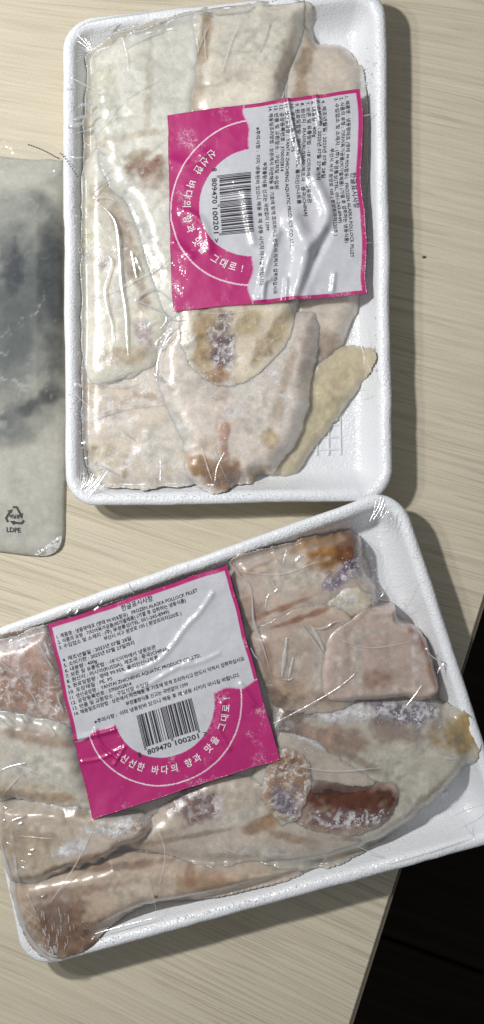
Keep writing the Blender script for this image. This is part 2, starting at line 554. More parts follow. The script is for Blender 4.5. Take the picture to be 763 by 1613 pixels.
# ------------------------------------------------------------------ per-pack height field
class Field:
    def __init__(s, tray, step=0.0009):
        s.tr = tray; s.st = step
        lo = tray.q.min(axis=0) - 0.004; hi = tray.q.max(axis=0) + 0.004
        s.x = np.arange(lo[0], hi[0], step); s.y = np.arange(lo[1], hi[1], step)
        s.X, s.Y = np.meshgrid(s.x, s.y, indexing='ij')
        s.sd, _, _ = poly_sd(s.X, s.Y, tray.outline(0.0))
        z = np.full(s.X.shape, FLOOR)
        wall = np.clip((0.0125 - s.sd) / 0.006, 0, 1)
        z = FLOOR + wall * (tray.rim - FLOOR)
        z[s.sd < 0] = 0.0
        s.base = z; s.F = z.copy()

    def sample(s, A, x, y):
        fx = np.clip((np.asarray(x) - s.x[0]) / s.st, 0, len(s.x) - 1.001)
        fy = np.clip((np.asarray(y) - s.y[0]) / s.st, 0, len(s.y) - 1.001)
        i = fx.astype(int); j = fy.astype(int); u = fx - i; v = fy - j
        return (A[i, j] * (1 - u) + A[i + 1, j] * u) * (1 - v) + (A[i, j + 1] * (1 - u) + A[i + 1, j + 1] * u) * v

    def blur(s, A, n):
        A = A.copy()
        for _ in range(n):
            B = A.copy()
            B[1:-1, 1:-1] = (A[1:-1, 1:-1] * 2 + A[:-2, 1:-1] + A[2:, 1:-1] + A[1:-1, :-2] + A[1:-1, 2:]) / 6
            A = B
        return A

    def solve_film(s, it=700):
        free = s.sd > 0.005
        obs = s.F + 0.0002
        z = s.blur(np.where(free, np.maximum(obs, s.tr.rim - 0.001), s.tr.rim), 0)
        z = np.where(s.sd > 0, z, s.tr.rim)
        for k in range(it):
            B = z.copy()
            B[1:-1, 1:-1] = (z[:-2, 1:-1] + z[2:, 1:-1] + z[1:-1, :-2] + z[1:-1, 2:]) / 4
            z = np.where(free, np.maximum(B, obs), s.tr.rim - 0.0002)
        s.Z = np.maximum(z, s.F + 0.0002)


def grid_piece(poly, step, zfun):
    """grid clipped to an outline; returns verts(xy), quads, signed distance, boundary edges"""
    lo = poly.min(axis=0) - step * 1.5; hi = poly.max(axis=0) + step * 1.5
    x = np.arange(lo[0], hi[0], step); y = np.arange(lo[1], hi[1], step)
    X, Y = np.meshgrid(x, y, indexing='ij')
    sd, nx, ny = poly_sd(X, Y, poly)
    ok = sd > -0.7 * step
    cell = ok[:-1, :-1] & ok[1:, :-1] & ok[1:, 1:] & ok[:-1, 1:]
    snap = sd < 0.3 * step
    X = np.where(snap, nx, X); Y = np.where(snap, ny, Y)
    sd = np.where(snap, 0, sd)
    idx = -np.ones(X.shape, int)
    ci, cj = np.nonzero(cell)
    used = np.zeros(X.shape, bool)
    for a, b in ((0, 0), (1, 0), (1, 1), (0, 1)): used[ci + a, cj + b] = True
    idx[used] = np.arange(used.sum())
    q = np.stack([idx[ci, cj], idx[ci + 1, cj], idx[ci + 1, cj + 1], idx[ci, cj + 1]], axis=1)
    e = np.concatenate([q[:, [0, 1]], q[:, [1, 2]], q[:, [2, 3]], q[:, [3, 0]]])
    k1 = e[:, 0] * 10 ** 7 + e[:, 1]; k2 = e[:, 1] * 10 ** 7 + e[:, 0]
    bnd = e[~np.isin(k1, k2)]
    return X[used], Y[used], q, sd[used], bnd


ZTOP = {1: .009, 2: .0130, 3: .0155, 4: .0172, 5: .0182, 6: .0190, 7: .0190, 8: .0203, 9: .0125, 10: .0135, 11: .0150, 12: .0228, 13: .0188, 14: .0206,
        15: .0198, 16: .0192, 17: .0214, 18: .0225, 19: .0235, 20: .0245, 21: .0206, 22: .0216, 23: .0207, 24: .0214}


def fillet(F, name_label, pts, t, col, frost, spots=(), w=0.0095, lump=0.0010, rag=1.7, zn=0.018, seed=0, name='fish_fillet', fibre=0.0, fang=0, group=None, soft=25, edge=None):
    t = ZTOP.get(seed, t)
    fibre = fibre or 0.00010
    fang = fang or (seed * 37) % 180
    poly = catmull(pts, 9)
    c = poly.mean(axis=0)
    nn = fbm(poly[:, 0], poly[:, 1], 14, seed, 3) - 0.5
    nn2 = fbm(poly[:, 0], poly[:, 1], 6, seed + 7, 3) - 0.5
    dr = (poly - c) / np.linalg.norm(poly - c, axis=1)[:, None]
    poly = poly + dr * (nn * 5 + nn2 * 3)[:, None] * rag
    wp = np.array([P(a, b, zn) for a, b in poly])
    step = 0.00075
    X, Y, q, sd, bnd = grid_piece(wp, step, None)
    inside, _, _ = poly_sd(F.X, F.Y, wp[::2])
    Fs = F.blur(F.F, 2)
    below = F.blur(np.maximum(F.F, FLOOR), soft)

    def top(x, y, sd):
        u = np.clip(sd / w, 0, 1)
        pr = 1 - (1 - u) ** 2.4
        b = F.sample(Fs, x, y)
        hi = np.maximum(t, F.sample(below, x, y) + 0.0008)
        lum = (fbm(x, y, 0.022, seed + 1, 3) - 0.5) * 2 * lump + (fbm(x, y, 0.004, seed + 4, 3) - 0.5) * 0.00035
        if fibre:
            a = R(fang)
            s_ = x * math.cos(a) + y * math.sin(a); r_ = -x * math.sin(a) + y * math.cos(a)
            ph = s_ / 0.0048 + np.abs(r_) * 60 + fbm(x, y, 0.02, seed, 2) * 5
            lum = lum + fibre * (np.abs(np.sin(ph)) ** 0.6 - 0.6)
        return np.maximum((hi + lum) * pr + b * (1 - pr), b * pr + 0.0003) + 0.0002
    Z = top(X, Y, sd)
    n = len(X)
    # colour
    # back to photograph pixels at the fillet's own height
    k = S * (H - zn) / H
    px = X / k + CX; py = CY - Y / k
    base = np.array(col, float)
    C = np.tile(base, (n, 1))
    m = fbm(px, py, 70, seed + 9, 4)[:, None]
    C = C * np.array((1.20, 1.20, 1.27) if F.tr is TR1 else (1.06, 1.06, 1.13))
    C = C * (0.86 + 0.27 * m)
    m2 = fbm(px, py, 14, seed + 13, 3)[:, None]
    af = R(fang); s1 = X * math.cos(af) + Y * math.sin(af); r1 = -X * math.sin(af) + Y * math.cos(af)
    ph = s1 / 0.0048 + np.abs(r1) * 60 + fbm(X, Y, 0.02, seed, 2) * 5
    fl = np.clip(1 - np.abs(np.sin(ph)) * 2.2, 0, 1) * np.clip(fbm(px, py, 45, seed + 17, 2) * 2.2 - .55, 0, 1)
    C = C * (1 - 0.13 * fl[:, None] * np.array((.8, 1.0, 1.2)))
    C = C * (0.94 + 0.11 * m2)
    frost = frost + 0.10
    FR = np.clip(frost + (fbm(px, py, 30, seed + 21, 4) - 0.5) * 0.9 * (0.3 + frost), 0, 1)
    for sp in spots:
        cx, cy, rx, ry, rot, sc, st = sp[:7]
        fr = sp[7] if len(sp) > 7 else None
        a = R(rot)
        dx, dy = px - cx, py - cy
        uu = (dx * math.cos(a) + dy * math.sin(a)) / rx; vv = (-dx * math.sin(a) + dy * math.cos(a)) / ry
        dd = np.sqrt(uu ** 2 + vv ** 2) + (fbm(px, py, 16, seed + int(cx), 4) - 0.5) * 1.3
        wt = np.clip((1.25 - dd) / 0.75, 0, 1); wt = wt * wt * (3 - 2 * wt) * st
        if sum(sc) < 1.26: sc = [q_ ** 1.25 for q_ in sc]
        vv2 = 0.35 + 1.1 * fbm(px, py, 9, seed + int(cy), 4)
        C = C * (1 - wt[:, None]) + (np.array(sc) * vv2[:, None]) * wt[:, None]
        if fr is not None: FR = FR * (1 - wt) + fr * wt
    vein = 1 - np.abs(2 * fbm(px, py, 13, seed + 41, 3) - 1) * 4.5
    vein = np.clip(vein, 0, 1) * np.clip((FR - .45) / .25, 0, 1) * .85
    C = C * (1 - vein[:, None]) + np.array((.74, .73, .75)) * vein[:, None]
    if edge is not None:
        we = np.clip(1 - sd / 0.0035, 0, 1) * 0.6 * fbm(px, py, 25, seed + 31, 2)
        C = C * (1 - we[:, None]) + np.array(edge) * we[:, None]
    # skirt
    bi = np.unique(bnd)
    remap = {int(v): n + i for i, v in enumerate(bi)}
    zb = F.sample(F.F, X[bi], Y[bi])
    zb = np.maximum(np.minimum(zb, Z[bi]) - 0.0006, 0.0042)
    V = np.concatenate([np.stack([X, Y, Z], 1), np.stack([X[bi], Y[bi], zb], 1)])
    faces = q.tolist() + [(int(b), int(a), remap[int(a)], remap[int(b)]) for a, b in bnd]
    Cc = np.concatenate([np.concatenate([C, FR[:, None]], 1), np.concatenate([C[bi], FR[bi, None]], 1)])
    o = mesh_obj(name, V, faces, M_FISH, None, True, np.clip(Cc, 0, 1))
    tag(o, name_label, 'fish fillet', group)
    ins = inside > 0
    newz = top(F.X[ins], F.Y[ins], inside[ins])
    F.F[ins] = np.maximum(F.F[ins], newz)
    return o


PALE = (0.60, 0.565, 0.47); PALEY = (0.60, 0.54, 0.40); PINK = (0.58, 0.475, 0.405); GREY = (0.56, 0.52, 0.45)
BRN = (0.34, 0.19, 0.085); RED = (0.33, 0.135, 0.085); ORG = (0.50, 0.31, 0.12); PUR = (0.36, 0.31, 0.36); YEL = (0.52, 0.455, 0.30)
G1 = 'frozen fillets packed in the upright upper tray'
G2 = 'frozen fillets packed in the slanted lower tray'

F1 = Field(TR1)
fillet(F1, 'broad pale fillet at the bottom of the pile in the upper tray, seen in gaps',
       [(150, 70), (300, 30), (470, 10), (500, 60), (520, 200), (520, 480), (450, 560), (420, 700), (380, 755), (300, 760), (180, 762), (136, 730), (132, 500), (132, 250), (136, 120)],
       0.0125, (0.56, 0.52, 0.42), 0.35, [], seed=9, group=G1, zn=.013)
fillet(F1, 'yellowish frozen fillet lying lowest along the bare corner of the upper tray',
       [(545, 540), (575, 545), (588, 560), (585, 582), (560, 622), (530, 665), (500, 700), (478, 735), (462, 750), (438, 752), (415, 745), (425, 700), (465, 620), (490, 570), (515, 540)],
       0.0058, YEL, 0.22, [(520, 620, 30, 60, 35, (0.60, .52, .32), .6)], seed=1, group=G1, zn=.010, w=.005)
fillet(F1, 'thin pale fillet half under the label beside the bare right wall of the upper tray',
       [(478, 40), (500, 55), (535, 60), (560, 75), (574, 110), (580, 200), (578, 350), (572, 470), (558, 500), (545, 535), (522, 558), (500, 572), (478, 560), (470, 450), (455, 300), (455, 100)],
       0.0085, (0.56, 0.50, 0.40), 0.20, [(478, 110, 14, 70, 10, (0.45, .34, .22), .8), (520, 540, 25, 25, 0, (.45, .32, .22), .6), (590, 130, 30, 60, 0, (.62, .60, .55), .7, .8)], seed=2, group=G1, zn=.014)
fillet(F1, 'granular frosted fillet in the lower left corner of the upper tray',
       [(131, 560), (160, 540), (225, 550), (270, 590), (310, 690), (325, 750), (262, 768), (185, 768), (147, 755), (132, 700), (129, 620)],
       0.0115, (0.61, 0.545, 0.43), 0.55, [(180, 640, 50, 30, 0, (.60, .49, .40), .5, .7), (165, 720, 35, 22, 0, (.56, .48, .34), .6), (250, 700, 30, 40, 0, (.66, .64, .57), .7), (198, 740, 6, 30, 0, (.46, .37, .24), .7), (225, 620, 40, 8, 20, (.54, .41, .30), .6), (150, 600, 20, 30, 0, (.54, .44, .32), .6)], seed=3, group=G1, zn=.018)
fillet(F1, 'yellow tinged fillet with bumpy frost along the left wall of the upper tray',
       [(131, 250), (165, 235), (200, 300), (240, 390), (268, 450), (275, 520), (240, 575), (185, 600), (135, 590), (128, 450), (128, 350)],
       0.0130, (0.60, 0.575, 0.47), 0.35,
       [(138, 385, 16, 28, 0, (.62, .58, .34), .9, .9), (160, 415, 14, 14, 0, (.50, .42, .40), .8, .8), (155, 310, 22, 28, 20, (.52, .46, .34), .7),
        (190, 560, 45, 16, -5, (.53, .43, .28), .7), (225, 525, 18, 28, 10, (.46, .37, .37), .85, .75), (195, 360, 12, 50, -25, (.50, .40, .31), .8), (215, 440, 10, 50, -25, (.50, .42, .32), .8), (150, 470, 14, 60, 0, (.64, .62, .54), .6), (225, 480, 12, 20, 0, (.48, .34, .22), .6), (190, 445, 8, 50, 0, (.66, .64, .58), .6)], seed=4, group=G1, zn=.018)
fillet(F1, 'large pale fillet in the top left of the upper tray with a brown blood patch',
       [(148, 75), (190, 52), (260, 35), (330, 24), (340, 60), (320, 170), (330, 260), (330, 480), (275, 515), (240, 440), (205, 330), (165, 280), (142, 180), (140, 110)],
       0.0145, (0.59, 0.585, 0.50), 0.15,
       [(232, 268, 34, 24, 5, (.40, .235, .15), .95, .55), (210, 245, 30, 8, -12, (.50, .42, .30), .7), (160, 130, 25, 50, 0, (.60, .60, .45), .5, .3), (262, 290, 40, 20, 0, (.60, .52, .44), .7), (235, 130, 7, 90, 3, (.54, .49, .38), .6), (200, 215, 60, 7, -10, (.50, .44, .33), .6), (215, 340, 14, 60, -35, (.66, .66, .62), .7), (245, 420, 16, 40, -30, (.50, .42, .34), .6), (180, 180, 30, 50, 0, (.66, .66, .58), .5)],
       seed=5, group=G1, zn=.019, fibre=0.0004, fang=80)
fillet(F1, 'wide pale fillet at the top of the upper tray running under the label',
       [(310, 18), (400, 0), (470, -8), (480, 20), (474, 60), (455, 110), (448, 140), (455, 200), (475, 300), (478, 450), (400, 490), (320, 490), (305, 300), (300, 180), (312, 90)],
       0.0150, (0.61, 0.575, 0.47), 0.08,
       [(322, 60, 10, 60, 8, (.50, .36, .22), .75), (310, 150, 12, 60, 0, (.54, .40, .28), .5), (452, 90, 12, 60, 12, (.46, .36, .25), .7), (400, 60, 60, 50, 0, (.65, .63, .56), .6), (360, 120, 30, 14, 0, (.56, .50, .40), .5), (445, 140, 10, 20, 0, (.66, .64, .58), .8, .5)],
       seed=6, group=G1, zn=.020, fibre=0.0004, fang=75)
fillet(F1, 'long frosted fillet with a ragged orange brown tail at the bottom of the upper tray',
       [(470, 488), (494, 488), (504, 505), (503, 540), (494, 600), (486, 650), (470, 695), (448, 722), (432, 745), (408, 748), (398, 762), (372, 764), (348, 778), (322, 772), (302, 757), (291, 735), (288, 700), (262, 640), (248, 590), (256, 530), (290, 495)],
       0.0090, (0.60, 0.545, 0.465), 0.42,
       [(350, 640, 12, 110, 0, (.56, .42, .33), .55), (312, 732, 28, 20, 0, ORG, .95, .35), (350, 750, 36, 26, 0, (.40, .24, .13), .95, .45), (405, 748, 28, 14, 0, ORG, .95, .3),
        (425, 690, 16, 16, 0, (.55, .44, .25), .7), (485, 560, 14, 60, 5, (.58, .45, .37), .5), (330, 700, 30, 12, 0, (.6, .5, .4), .6), (400, 640, 60, 40, 20, (.66, .62, .56), .6), (300, 600, 40, 30, 0, (.64, .60, .52), .6), (450, 600, 10, 80, 15, (.52, .42, .33), .6), (355, 690, 7, 40, 0, (.46, .26, .18), .7), (280, 660, 10, 60, -15, (.66, .64, .58), .6)],
       seed=7, group=G1, zn=.020, rag=1.5, edge=(.66, .66, .64))
fillet(F1, 'yellow brown tail piece with dark frosted centre just below the upper tray label',
       [(300, 470), (380, 462), (466, 462), (470, 480), (458, 528), (436, 560), (408, 586), (380, 604), (345, 607), (315, 592), (292, 562), (282, 520), (284, 485)],
       0.0065, (0.57, 0.51, 0.39), 0.35,
       [(325, 535, 32, 52, 0, (.48, .37, .22), .95, .5), (352, 545, 22, 52, 0, (.25, .18, .19), .95, .72), (392, 510, 25, 30, 20, (.50, .42, .25), .7), (430, 530, 14, 50, 35, (.50, .40, .24), .8, .6), (345, 590, 25, 12, 0, (.44, .28, .14), .9, .5), (296, 545, 12, 35, 0, (.64, .62, .55), .7, .5)],
       seed=8, group=G1, zn=.023, rag=1.3)

F2 = Field(TR2)
fillet(F2, 'brownish fillet under the pile in the lower tray, darkened as shade seen in gaps',
       [(-45, 1025), (100, 975), (360, 890), (540, 840), (575, 860), (600, 940), (660, 1000), (700, 1100), (690, 1180), (620, 1290), (450, 1365), (250, 1425), (100, 1470), (50, 1440), (0, 1330), (-30, 1200)],
       0.0135, (0.27, 0.21, 0.155), 0.35, [], seed=10, group=G2, zn=.013)  # brown flesh darkened to paint shade into the gaps between fillets
fillet(F2, 'pale fillet mostly hidden under the label of the lower tray',
       [(95, 1000), (350, 905), (410, 960), (445, 1060), (470, 1170), (430, 1240), (300, 1270), (160, 1290), (110, 1150)],
       0.0130, (0.44, 0.37, 0.29), 0.3, [(440, 1140, 40, 50, 0, (.24, .17, .14), .8, .5)], seed=11, group=G2, zn=.016)
fillet(F2, 'brownish translucent fillet along the bottom left wall of the lower tray',
       [(12, 1392), (60, 1376), (130, 1362), (200, 1345), (330, 1355), (450, 1355), (500, 1366), (450, 1388), (330, 1418), (240, 1434), (172, 1462), (140, 1492), (95, 1510), (62, 1496), (36, 1455)],
       0.0125, (0.50, 0.405, 0.30), 0.06,
       [(90, 1440, 50, 40, 0, (.34, .225, .155), .85), (110, 1470, 60, 50, 0, (.28, .18, .125), .9), (330, 1385, 60, 18, 0, (.42, .27, .15), .6), (230, 1400, 60, 30, 0, (.60, .53, .44), .7), (200, 1362, 120, 6, -6, (.34, .23, .17), .8), (120, 1400, 80, 8, -10, (.42, .31, .23), .7), (430, 1375, 70, 8, -5, (.52, .44, .35), .6), (300, 1372, 9, 30, 5, (.38, .24, .14), .6), (247, 1408, 4, 3, 0, (.20, .12, .06), .9)], seed=12, group=G2, zn=.018)
fillet(F2, 'milky fillet with purple frost and yellow tip at the right of the lower tray',
       [(440, 1110), (520, 1105), (600, 1104), (690, 1106), (735, 1122), (757, 1148), (752, 1190), (722, 1240), (680, 1280), (620, 1325), (540, 1362), (470, 1372), (400, 1350), (390, 1280), (410, 1180)],
       0.0125, (0.50, 0.47, 0.37), 0.12,
       [(635, 1124, 62, 22, 5, (.24, .21, .26), 1.0, .78), (620, 1150, 40, 18, 15, (.30, .21, .17), .7, .4), (724, 1155, 48, 32, -10, (.46, .34, .15), .95, .2), (510, 1165, 90, 32, 0, (.46, .33, .25), .9, .2), (530, 1122, 75, 15, 0, (.56, .54, .54), .95, .85), (440, 1150, 30, 34, 20, (.22, .16, .15), .85, .6),
        (620, 1240, 70, 50, 0, (.58, .55, .47), .8), (470, 1120, 30, 16, 0, (.24, .16, .12), .85, .3), (560, 1195, 60, 8, 28, (.36, .27, .20), .7), (680, 1250, 50, 9, -45, (.46, .38, .28), .7), (560, 1345, 90, 8, -18, (.40, .32, .24), .7), (660, 1180, 50, 14, 10, (.60, .56, .47), .7)], seed=13, group=G2, zn=.018)
fillet(F2, 'deep red brown fillet with a white frost fringe at the bottom of the lower tray',
       [(478, 1226), (540, 1228), (600, 1232), (628, 1240), (626, 1270), (606, 1300), (560, 1320), (500, 1325), (470, 1310), (462, 1260)],
       0.0040, (0.40, 0.30, 0.22), 0.12,
       [(548, 1258, 88, 34, 3, (.20, .075, .035), 1.0, .10), (520, 1245, 50, 12, 0, (.12, .045, .02), .8), (545, 1292, 84, 18, -3, (.26, .17, .16), .95, .72), (545, 1316, 60, 10, -5, (.46, .37, .31), .8, .6)], seed=14, group=G2, zn=.021, w=.008)
fillet(F2, 'slender grey beige fillet edge lying diagonally beside the label of the lower tray',
       [(438, 1158), (470, 1160), (500, 1170), (530, 1192), (565, 1215), (595, 1236), (560, 1240), (510, 1232), (480, 1228), (450, 1205)],
       0.0045, (0.46, 0.40, 0.32), 0.15, [(490, 1168, 45, 5, 25, (.60, .58, .55), .9, .95)], seed=15, group=G2, zn=.022, w=.006)
fillet(F2, 'long pale fillet with red frosty patch below the label of the lower tray',
       [(225, 1305), (270, 1262), (310, 1235), (380, 1225), (430, 1250), (470, 1300), (540, 1318), (570, 1326), (520, 1346), (450, 1358), (380, 1362), (330, 1368), (260, 1352), (200, 1342), (165, 1338)],
       0.0075, (0.52, 0.455, 0.36), 0.18,
       [(300, 1268, 48, 34, -10, (.27, .14, .11), .95, .62), (400, 1255, 50, 18, 0, (.50, .44, .34), .6), (410, 1300, 30, 12, -20, (.40, .25, .13), .8, .4), (400, 1345, 80, 10, 0, (.56, .52, .46), .7, .7), (240, 1325, 60, 12, -15, (.45, .35, .26), .5), (345, 1270, 8, 30, 10, (.66, .60, .55), .8, .8), (300, 1318, 90, 5, -10, (.38, .28, .21), .7), (370, 1290, 60, 8, -15, (.62, .58, .52), .6), (470, 1322, 50, 8, 12, (.42, .32, .24), .7), (560, 1322, 30, 6, 0, (.30, .20, .15), .7)],
       seed=16, group=G2, zn=.021)
fillet(F2, 'small orange brown frosted lump touching the lowest right corner of the pink label',
       [(425, 1185), (452, 1180), (480, 1192), (492, 1220), (488, 1250), (480, 1275), (468, 1296), (445, 1300), (428, 1285), (412, 1262), (416, 1225)],
       0.0062, (0.36, 0.235, 0.14), 0.55,
       [(450, 1262, 26, 26, 0, (.29, .25, .30), .95, .6), (455, 1205, 28, 20, 0, (.38, .22, .12), .9, .6), (448, 1292, 30, 10, 0, (.50, .40, .28), .8, .7)], seed=17, group=G2, zn=.023, w=.006, edge=(.6, .55, .5))
fillet(F2, 'pink brown granular fillet left of the label in the lower tray',
       [(-45, 1022), (20, 1003), (80, 985), (100, 1050), (125, 1140), (110, 1155), (50, 1142), (0, 1130), (-40, 1110)],
       0.0140, (0.46, 0.335, 0.27), 0.55, [(30, 1090, 80, 50, 0, (.43, .285, .22), .7, .55), (10, 1010, 80, 22, -18, (.58, .52, .50), .7, .8)], seed=18, group=G2, zn=.019)
fillet(F2, 'milky white fillet left of the pink label band in the lower tray',
       [(-50, 1118), (0, 1118), (60, 1132), (115, 1150), (140, 1220), (165, 1280), (120, 1290), (60, 1272), (0, 1262), (-38, 1255)],
       0.0160, (0.55, 0.52, 0.43), 0.08, [(60, 1252, 90, 10, 4, (.50, .39, .27), .8), (60, 1160, 80, 10, 12, (.48, .36, .28), .7), (70, 1205, 70, 20, 5, (.62, .60, .54), .7), (110, 1150, 30, 6, 20, (.62, .60, .56), .7, .7), (30, 1235, 80, 7, 2, (.52, .43, .33), .6)], seed=19, group=G2, zn=.020)
fillet(F2, 'frost finned pale fillet bulging over the lower left wall of the lower tray',
       [(-22, 1268), (40, 1264), (110, 1268), (150, 1275), (215, 1282), (237, 1298), (232, 1318), (190, 1340), (150, 1362), (90, 1380), (45, 1394), (8, 1378), (-8, 1330)],
       0.0120, (0.52, 0.455, 0.355), 0.20,
       [(185, 1300, 56, 14, -8, (.62, .60, .60), .85, .95), (112, 1335, 40, 14, -20, (.62, .60, .60), .85, .95), (45, 1330, 50, 40, 0, (.50, .41, .31), .6), (135, 1275, 16, 12, 0, (.40, .27, .17), .7), (120, 1355, 70, 7, -18, (.40, .29, .21), .8), (70, 1300, 60, 8, 5, (.60, .53, .45), .6), (215, 1300, 20, 10, 0, (.48, .34, .24), .7, .7)], seed=20, group=G2, zn=.021, w=.006, edge=(.64, .62, .58), fibre=0.0006, fang=30)
fillet(F2, 'pinkish fillet in the top right of the lower tray with an orange and purple patch',
       [(362, 884), (410, 866), (470, 850), (530, 836), (562, 834), (574, 852), (577, 895), (600, 930), (590, 985), (540, 1010), (470, 1010), (405, 1000), (375, 960)],
       0.0125, (0.53, 0.445, 0.36), 0.10,
       [(468, 900, 50, 32, -15, (.62, .57, .50), .8, .1), (526, 862, 66, 34, 8, (.42, .24, .08), 1.0, .1), (548, 862, 36, 30, 20, (.30, .135, .045), 1.0, .1), (495, 855, 34, 14, -20, (.42, .25, .10), .9), (542, 904, 38, 17, -35, (.24, .18, .25), 1.0, .68), (520, 922, 15, 12, 0, (.30, .24, .31), .9, .75),
        (450, 955, 70, 5, -20, (.42, .24, .14), .8), (400, 900, 50, 8, -20, (.42, .28, .19), .7), (500, 858, 60, 7, -15, (.48, .36, .24), .7), (395, 960, 20, 30, -15, (.40, .28, .22), .7), (440, 885, 50, 6, -22, (.62, .56, .50), .6), (505, 950, 40, 20, -20, (.58, .48, .40), .6), (578, 900, 12, 40, -15, (.55, .50, .45), .7)], seed=21, group=G2, zn=.018)
fillet(F2, 'small ragged cream scrap between two fillets with a red blood spot in the lower tray',
       [(522, 945), (545, 928), (572, 930), (592, 945), (588, 968), (566, 984), (540, 985), (520, 970)],
       0.0050, (0.56, 0.49, 0.36), 0.5, [(560, 978, 16, 9, -20, (.36, .10, .07), .9, .2), (550, 950, 16, 12, 0, (.64, .60, .54), .8, .8)], seed=22, group=G2, zn=.022, w=.005, rag=1.8)
fillet(F2, 'rounded glossy fillet just right of the label in the lower tray',
       [(395, 1000), (430, 975), (480, 955), (525, 955), (565, 985), (575, 1060), (560, 1112), (500, 1125), (440, 1118), (415, 1080), (400, 1040)],
       0.0075, (0.50, 0.40, 0.31), 0.12, [(460, 1040, 25, 50, 10, (.56, .50, .44), .6, .3), (440, 1090, 40, 30, 0, (.44, .35, .25), .6), (505, 1000, 30, 20, 0, (.54, .45, .36), .5), (500, 1060, 8, 60, 5, (.62, .56, .50), .7), (430, 1100, 30, 16, 20, (.30, .20, .14), .85), (520, 1100, 40, 10, 5, (.40, .28, .20), .7), (470, 975, 60, 5, -20, (.38, .20, .13), .8), (420, 1040, 10, 40, -10, (.36, .26, .20), .7)], seed=23, group=G2, zn=.021)
fillet(F2, 'flat translucent pink fillet with squared edges lying topmost on the right of the lower tray',
       [(548, 980), (572, 962), (600, 954), (628, 955), (633, 978), (652, 984), (670, 998), (684, 1030), (693, 1062), (698, 1088), (690, 1100), (664, 1108), (640, 1103), (590, 1107), (520, 1104), (508, 1070), (512, 1030), (520, 1000)],
       0.0055, (0.50, 0.405, 0.335), 0.08,
       [(660, 1005, 10, 26, -30, (.42, .19, .13), .8), (600, 1070, 30, 20, 0, (.43, .30, .23), .7), (655, 1030, 7, 60, 0, (.60, .53, .50), .8), (532, 1055, 7, 50, 0, (.60, .54, .50), .8), (565, 1040, 6, 70, -3, (.58, .52, .49), .8), (575, 1000, 40, 6, -10, (.60, .54, .49), .7), (640, 1085, 50, 7, 0, (.60, .53, .47), .7), (685, 1060, 9, 34, -15, (.45, .24, .17), .7), (620, 975, 30, 10, 0, (.56, .48, .42), .7), (560, 1060, 18, 50, 0, (.54, .47, .41), .6)], seed=24, group=G2, zn=.023, w=.004, rag=.5)

for F in (F1, F2):
    F.solve_film()


# ------------------------------------------------------------------ cling film: stretched sheet where it bridges, and its folds
def build_wrap(F, label, folds):
    tr = F.tr
    gapm = (F.Z - F.F) > 0.0007
    m = gapm & (F.sd > 0.0045)
    c = m[:-1, :-1] & m[1:, :-1] & m[1:, 1:] & m[:-1, 1:]
    # drop cells by halves for economy
    ci, cj = np.nonzero(c)
    used = np.zeros(m.shape, bool)
    for a, b in ((0, 0), (1, 0), (1, 1), (0, 1)): used[ci + a, cj + b] = True
    idx = -np.ones(m.shape, int); idx[used] = np.arange(used.sum())
    q = np.stack([idx[ci, cj], idx[ci + 1, cj], idx[ci + 1, cj + 1], idx[ci, cj + 1]], axis=1)
    X = F.X[used]; Y = F.Y[used]
    Z = F.Z[used] + (fbm(X, Y, 0.01, 41, 3) - 0.5) * 0.0012
    V = np.stack([X, Y, Z], 1)
    o = mesh_obj('plastic_wrap', V, q, M_FILM)
    tag(o, label, 'plastic wrap')
    for k, fd in enumerate(folds):
        pts, wd = fd[0], fd[1]
        mat = M_SOFT if len(fd) > 2 and fd[2] == 's' else M_FOLD
        line = catmull(pts, 10, closed=False)
        W = np.array([P(a, b, 0.022) for a, b in line])
        n = len(W)
        tg = np.gradient(W, axis=0); tg /= np.linalg.norm(tg, axis=1)[:, None] + 1e-12
        nr = np.stack([-tg[:, 1], tg[:, 0]], 1)
        tt = np.linspace(0, 1, n)
        wid = wd * S * 0.44 * (np.sin(np.pi * np.clip(tt, 0.02, 0.98)) ** 0.55) * (0.55 + 0.9 * vnoise(tt * 9, tt * 0 + k * 1.7))
        base = F.sample(F.Z, W[:, 0], W[:, 1]) + 0.0003
        tilt = 1.0 if mat is M_FOLD else 0.8
        vs = []; fs = []
        prof = [(-1, 0), (-.55, .13), (0, .18), (.55, .13), (1, 0)]
        for (a, h) in prof:
            for i in range(n):
                p = W[i] + nr[i] * wid[i] * a
                # each fold leans towards the lamp side
                lv = np.array((-0.36 - W[i][0], 0.19 - W[i][1], 0.58)); lv /= np.linalg.norm(lv)
                ev = np.array((-W[i][0], -W[i][1], H - .02)); ev /= np.linalg.norm(ev)
                hv = lv + ev
                sl = -(hv[0] * nr[i][0] + hv[1] * nr[i][1]) / hv[2] * tilt
                vs.append((p[0], p[1], base[i] + h * wid[i] + (sl * a + abs(sl)) * wid[i]))
        for r_ in range(4):
            for i in range(n - 1):
                fs.append((r_ * n + i, r_ * n + i + 1, (r_ + 1) * n + i + 1, (r_ + 1) * n + i))
        mesh_obj('wrap_fold', vs, fs, mat, o)
    return o


def fan(cx, cy, r0, r1, a0, a1, n, wd=1.2):
    out = []
    for i in range(n):
        a = R(a0 + (a1 - a0) * (i + random.uniform(-.3, .3)) / max(n - 1, 1))
        b0 = r0 * random.uniform(.8, 1.3); b1 = b0 + (r1 - r0) * random.uniform(.4, 1.0)
        out.append(([(cx + b0 * math.cos(a), cy + b0 * math.sin(a)),
                     (cx + (b0 + b1) / 2 * math.cos(a + .05), cy + (b0 + b1) / 2 * math.sin(a + .05)),
                     (cx + b1 * math.cos(a), cy + b1 * math.sin(a))], wd * random.uniform(.7, 1.4), random.choice('fs')))
    return out


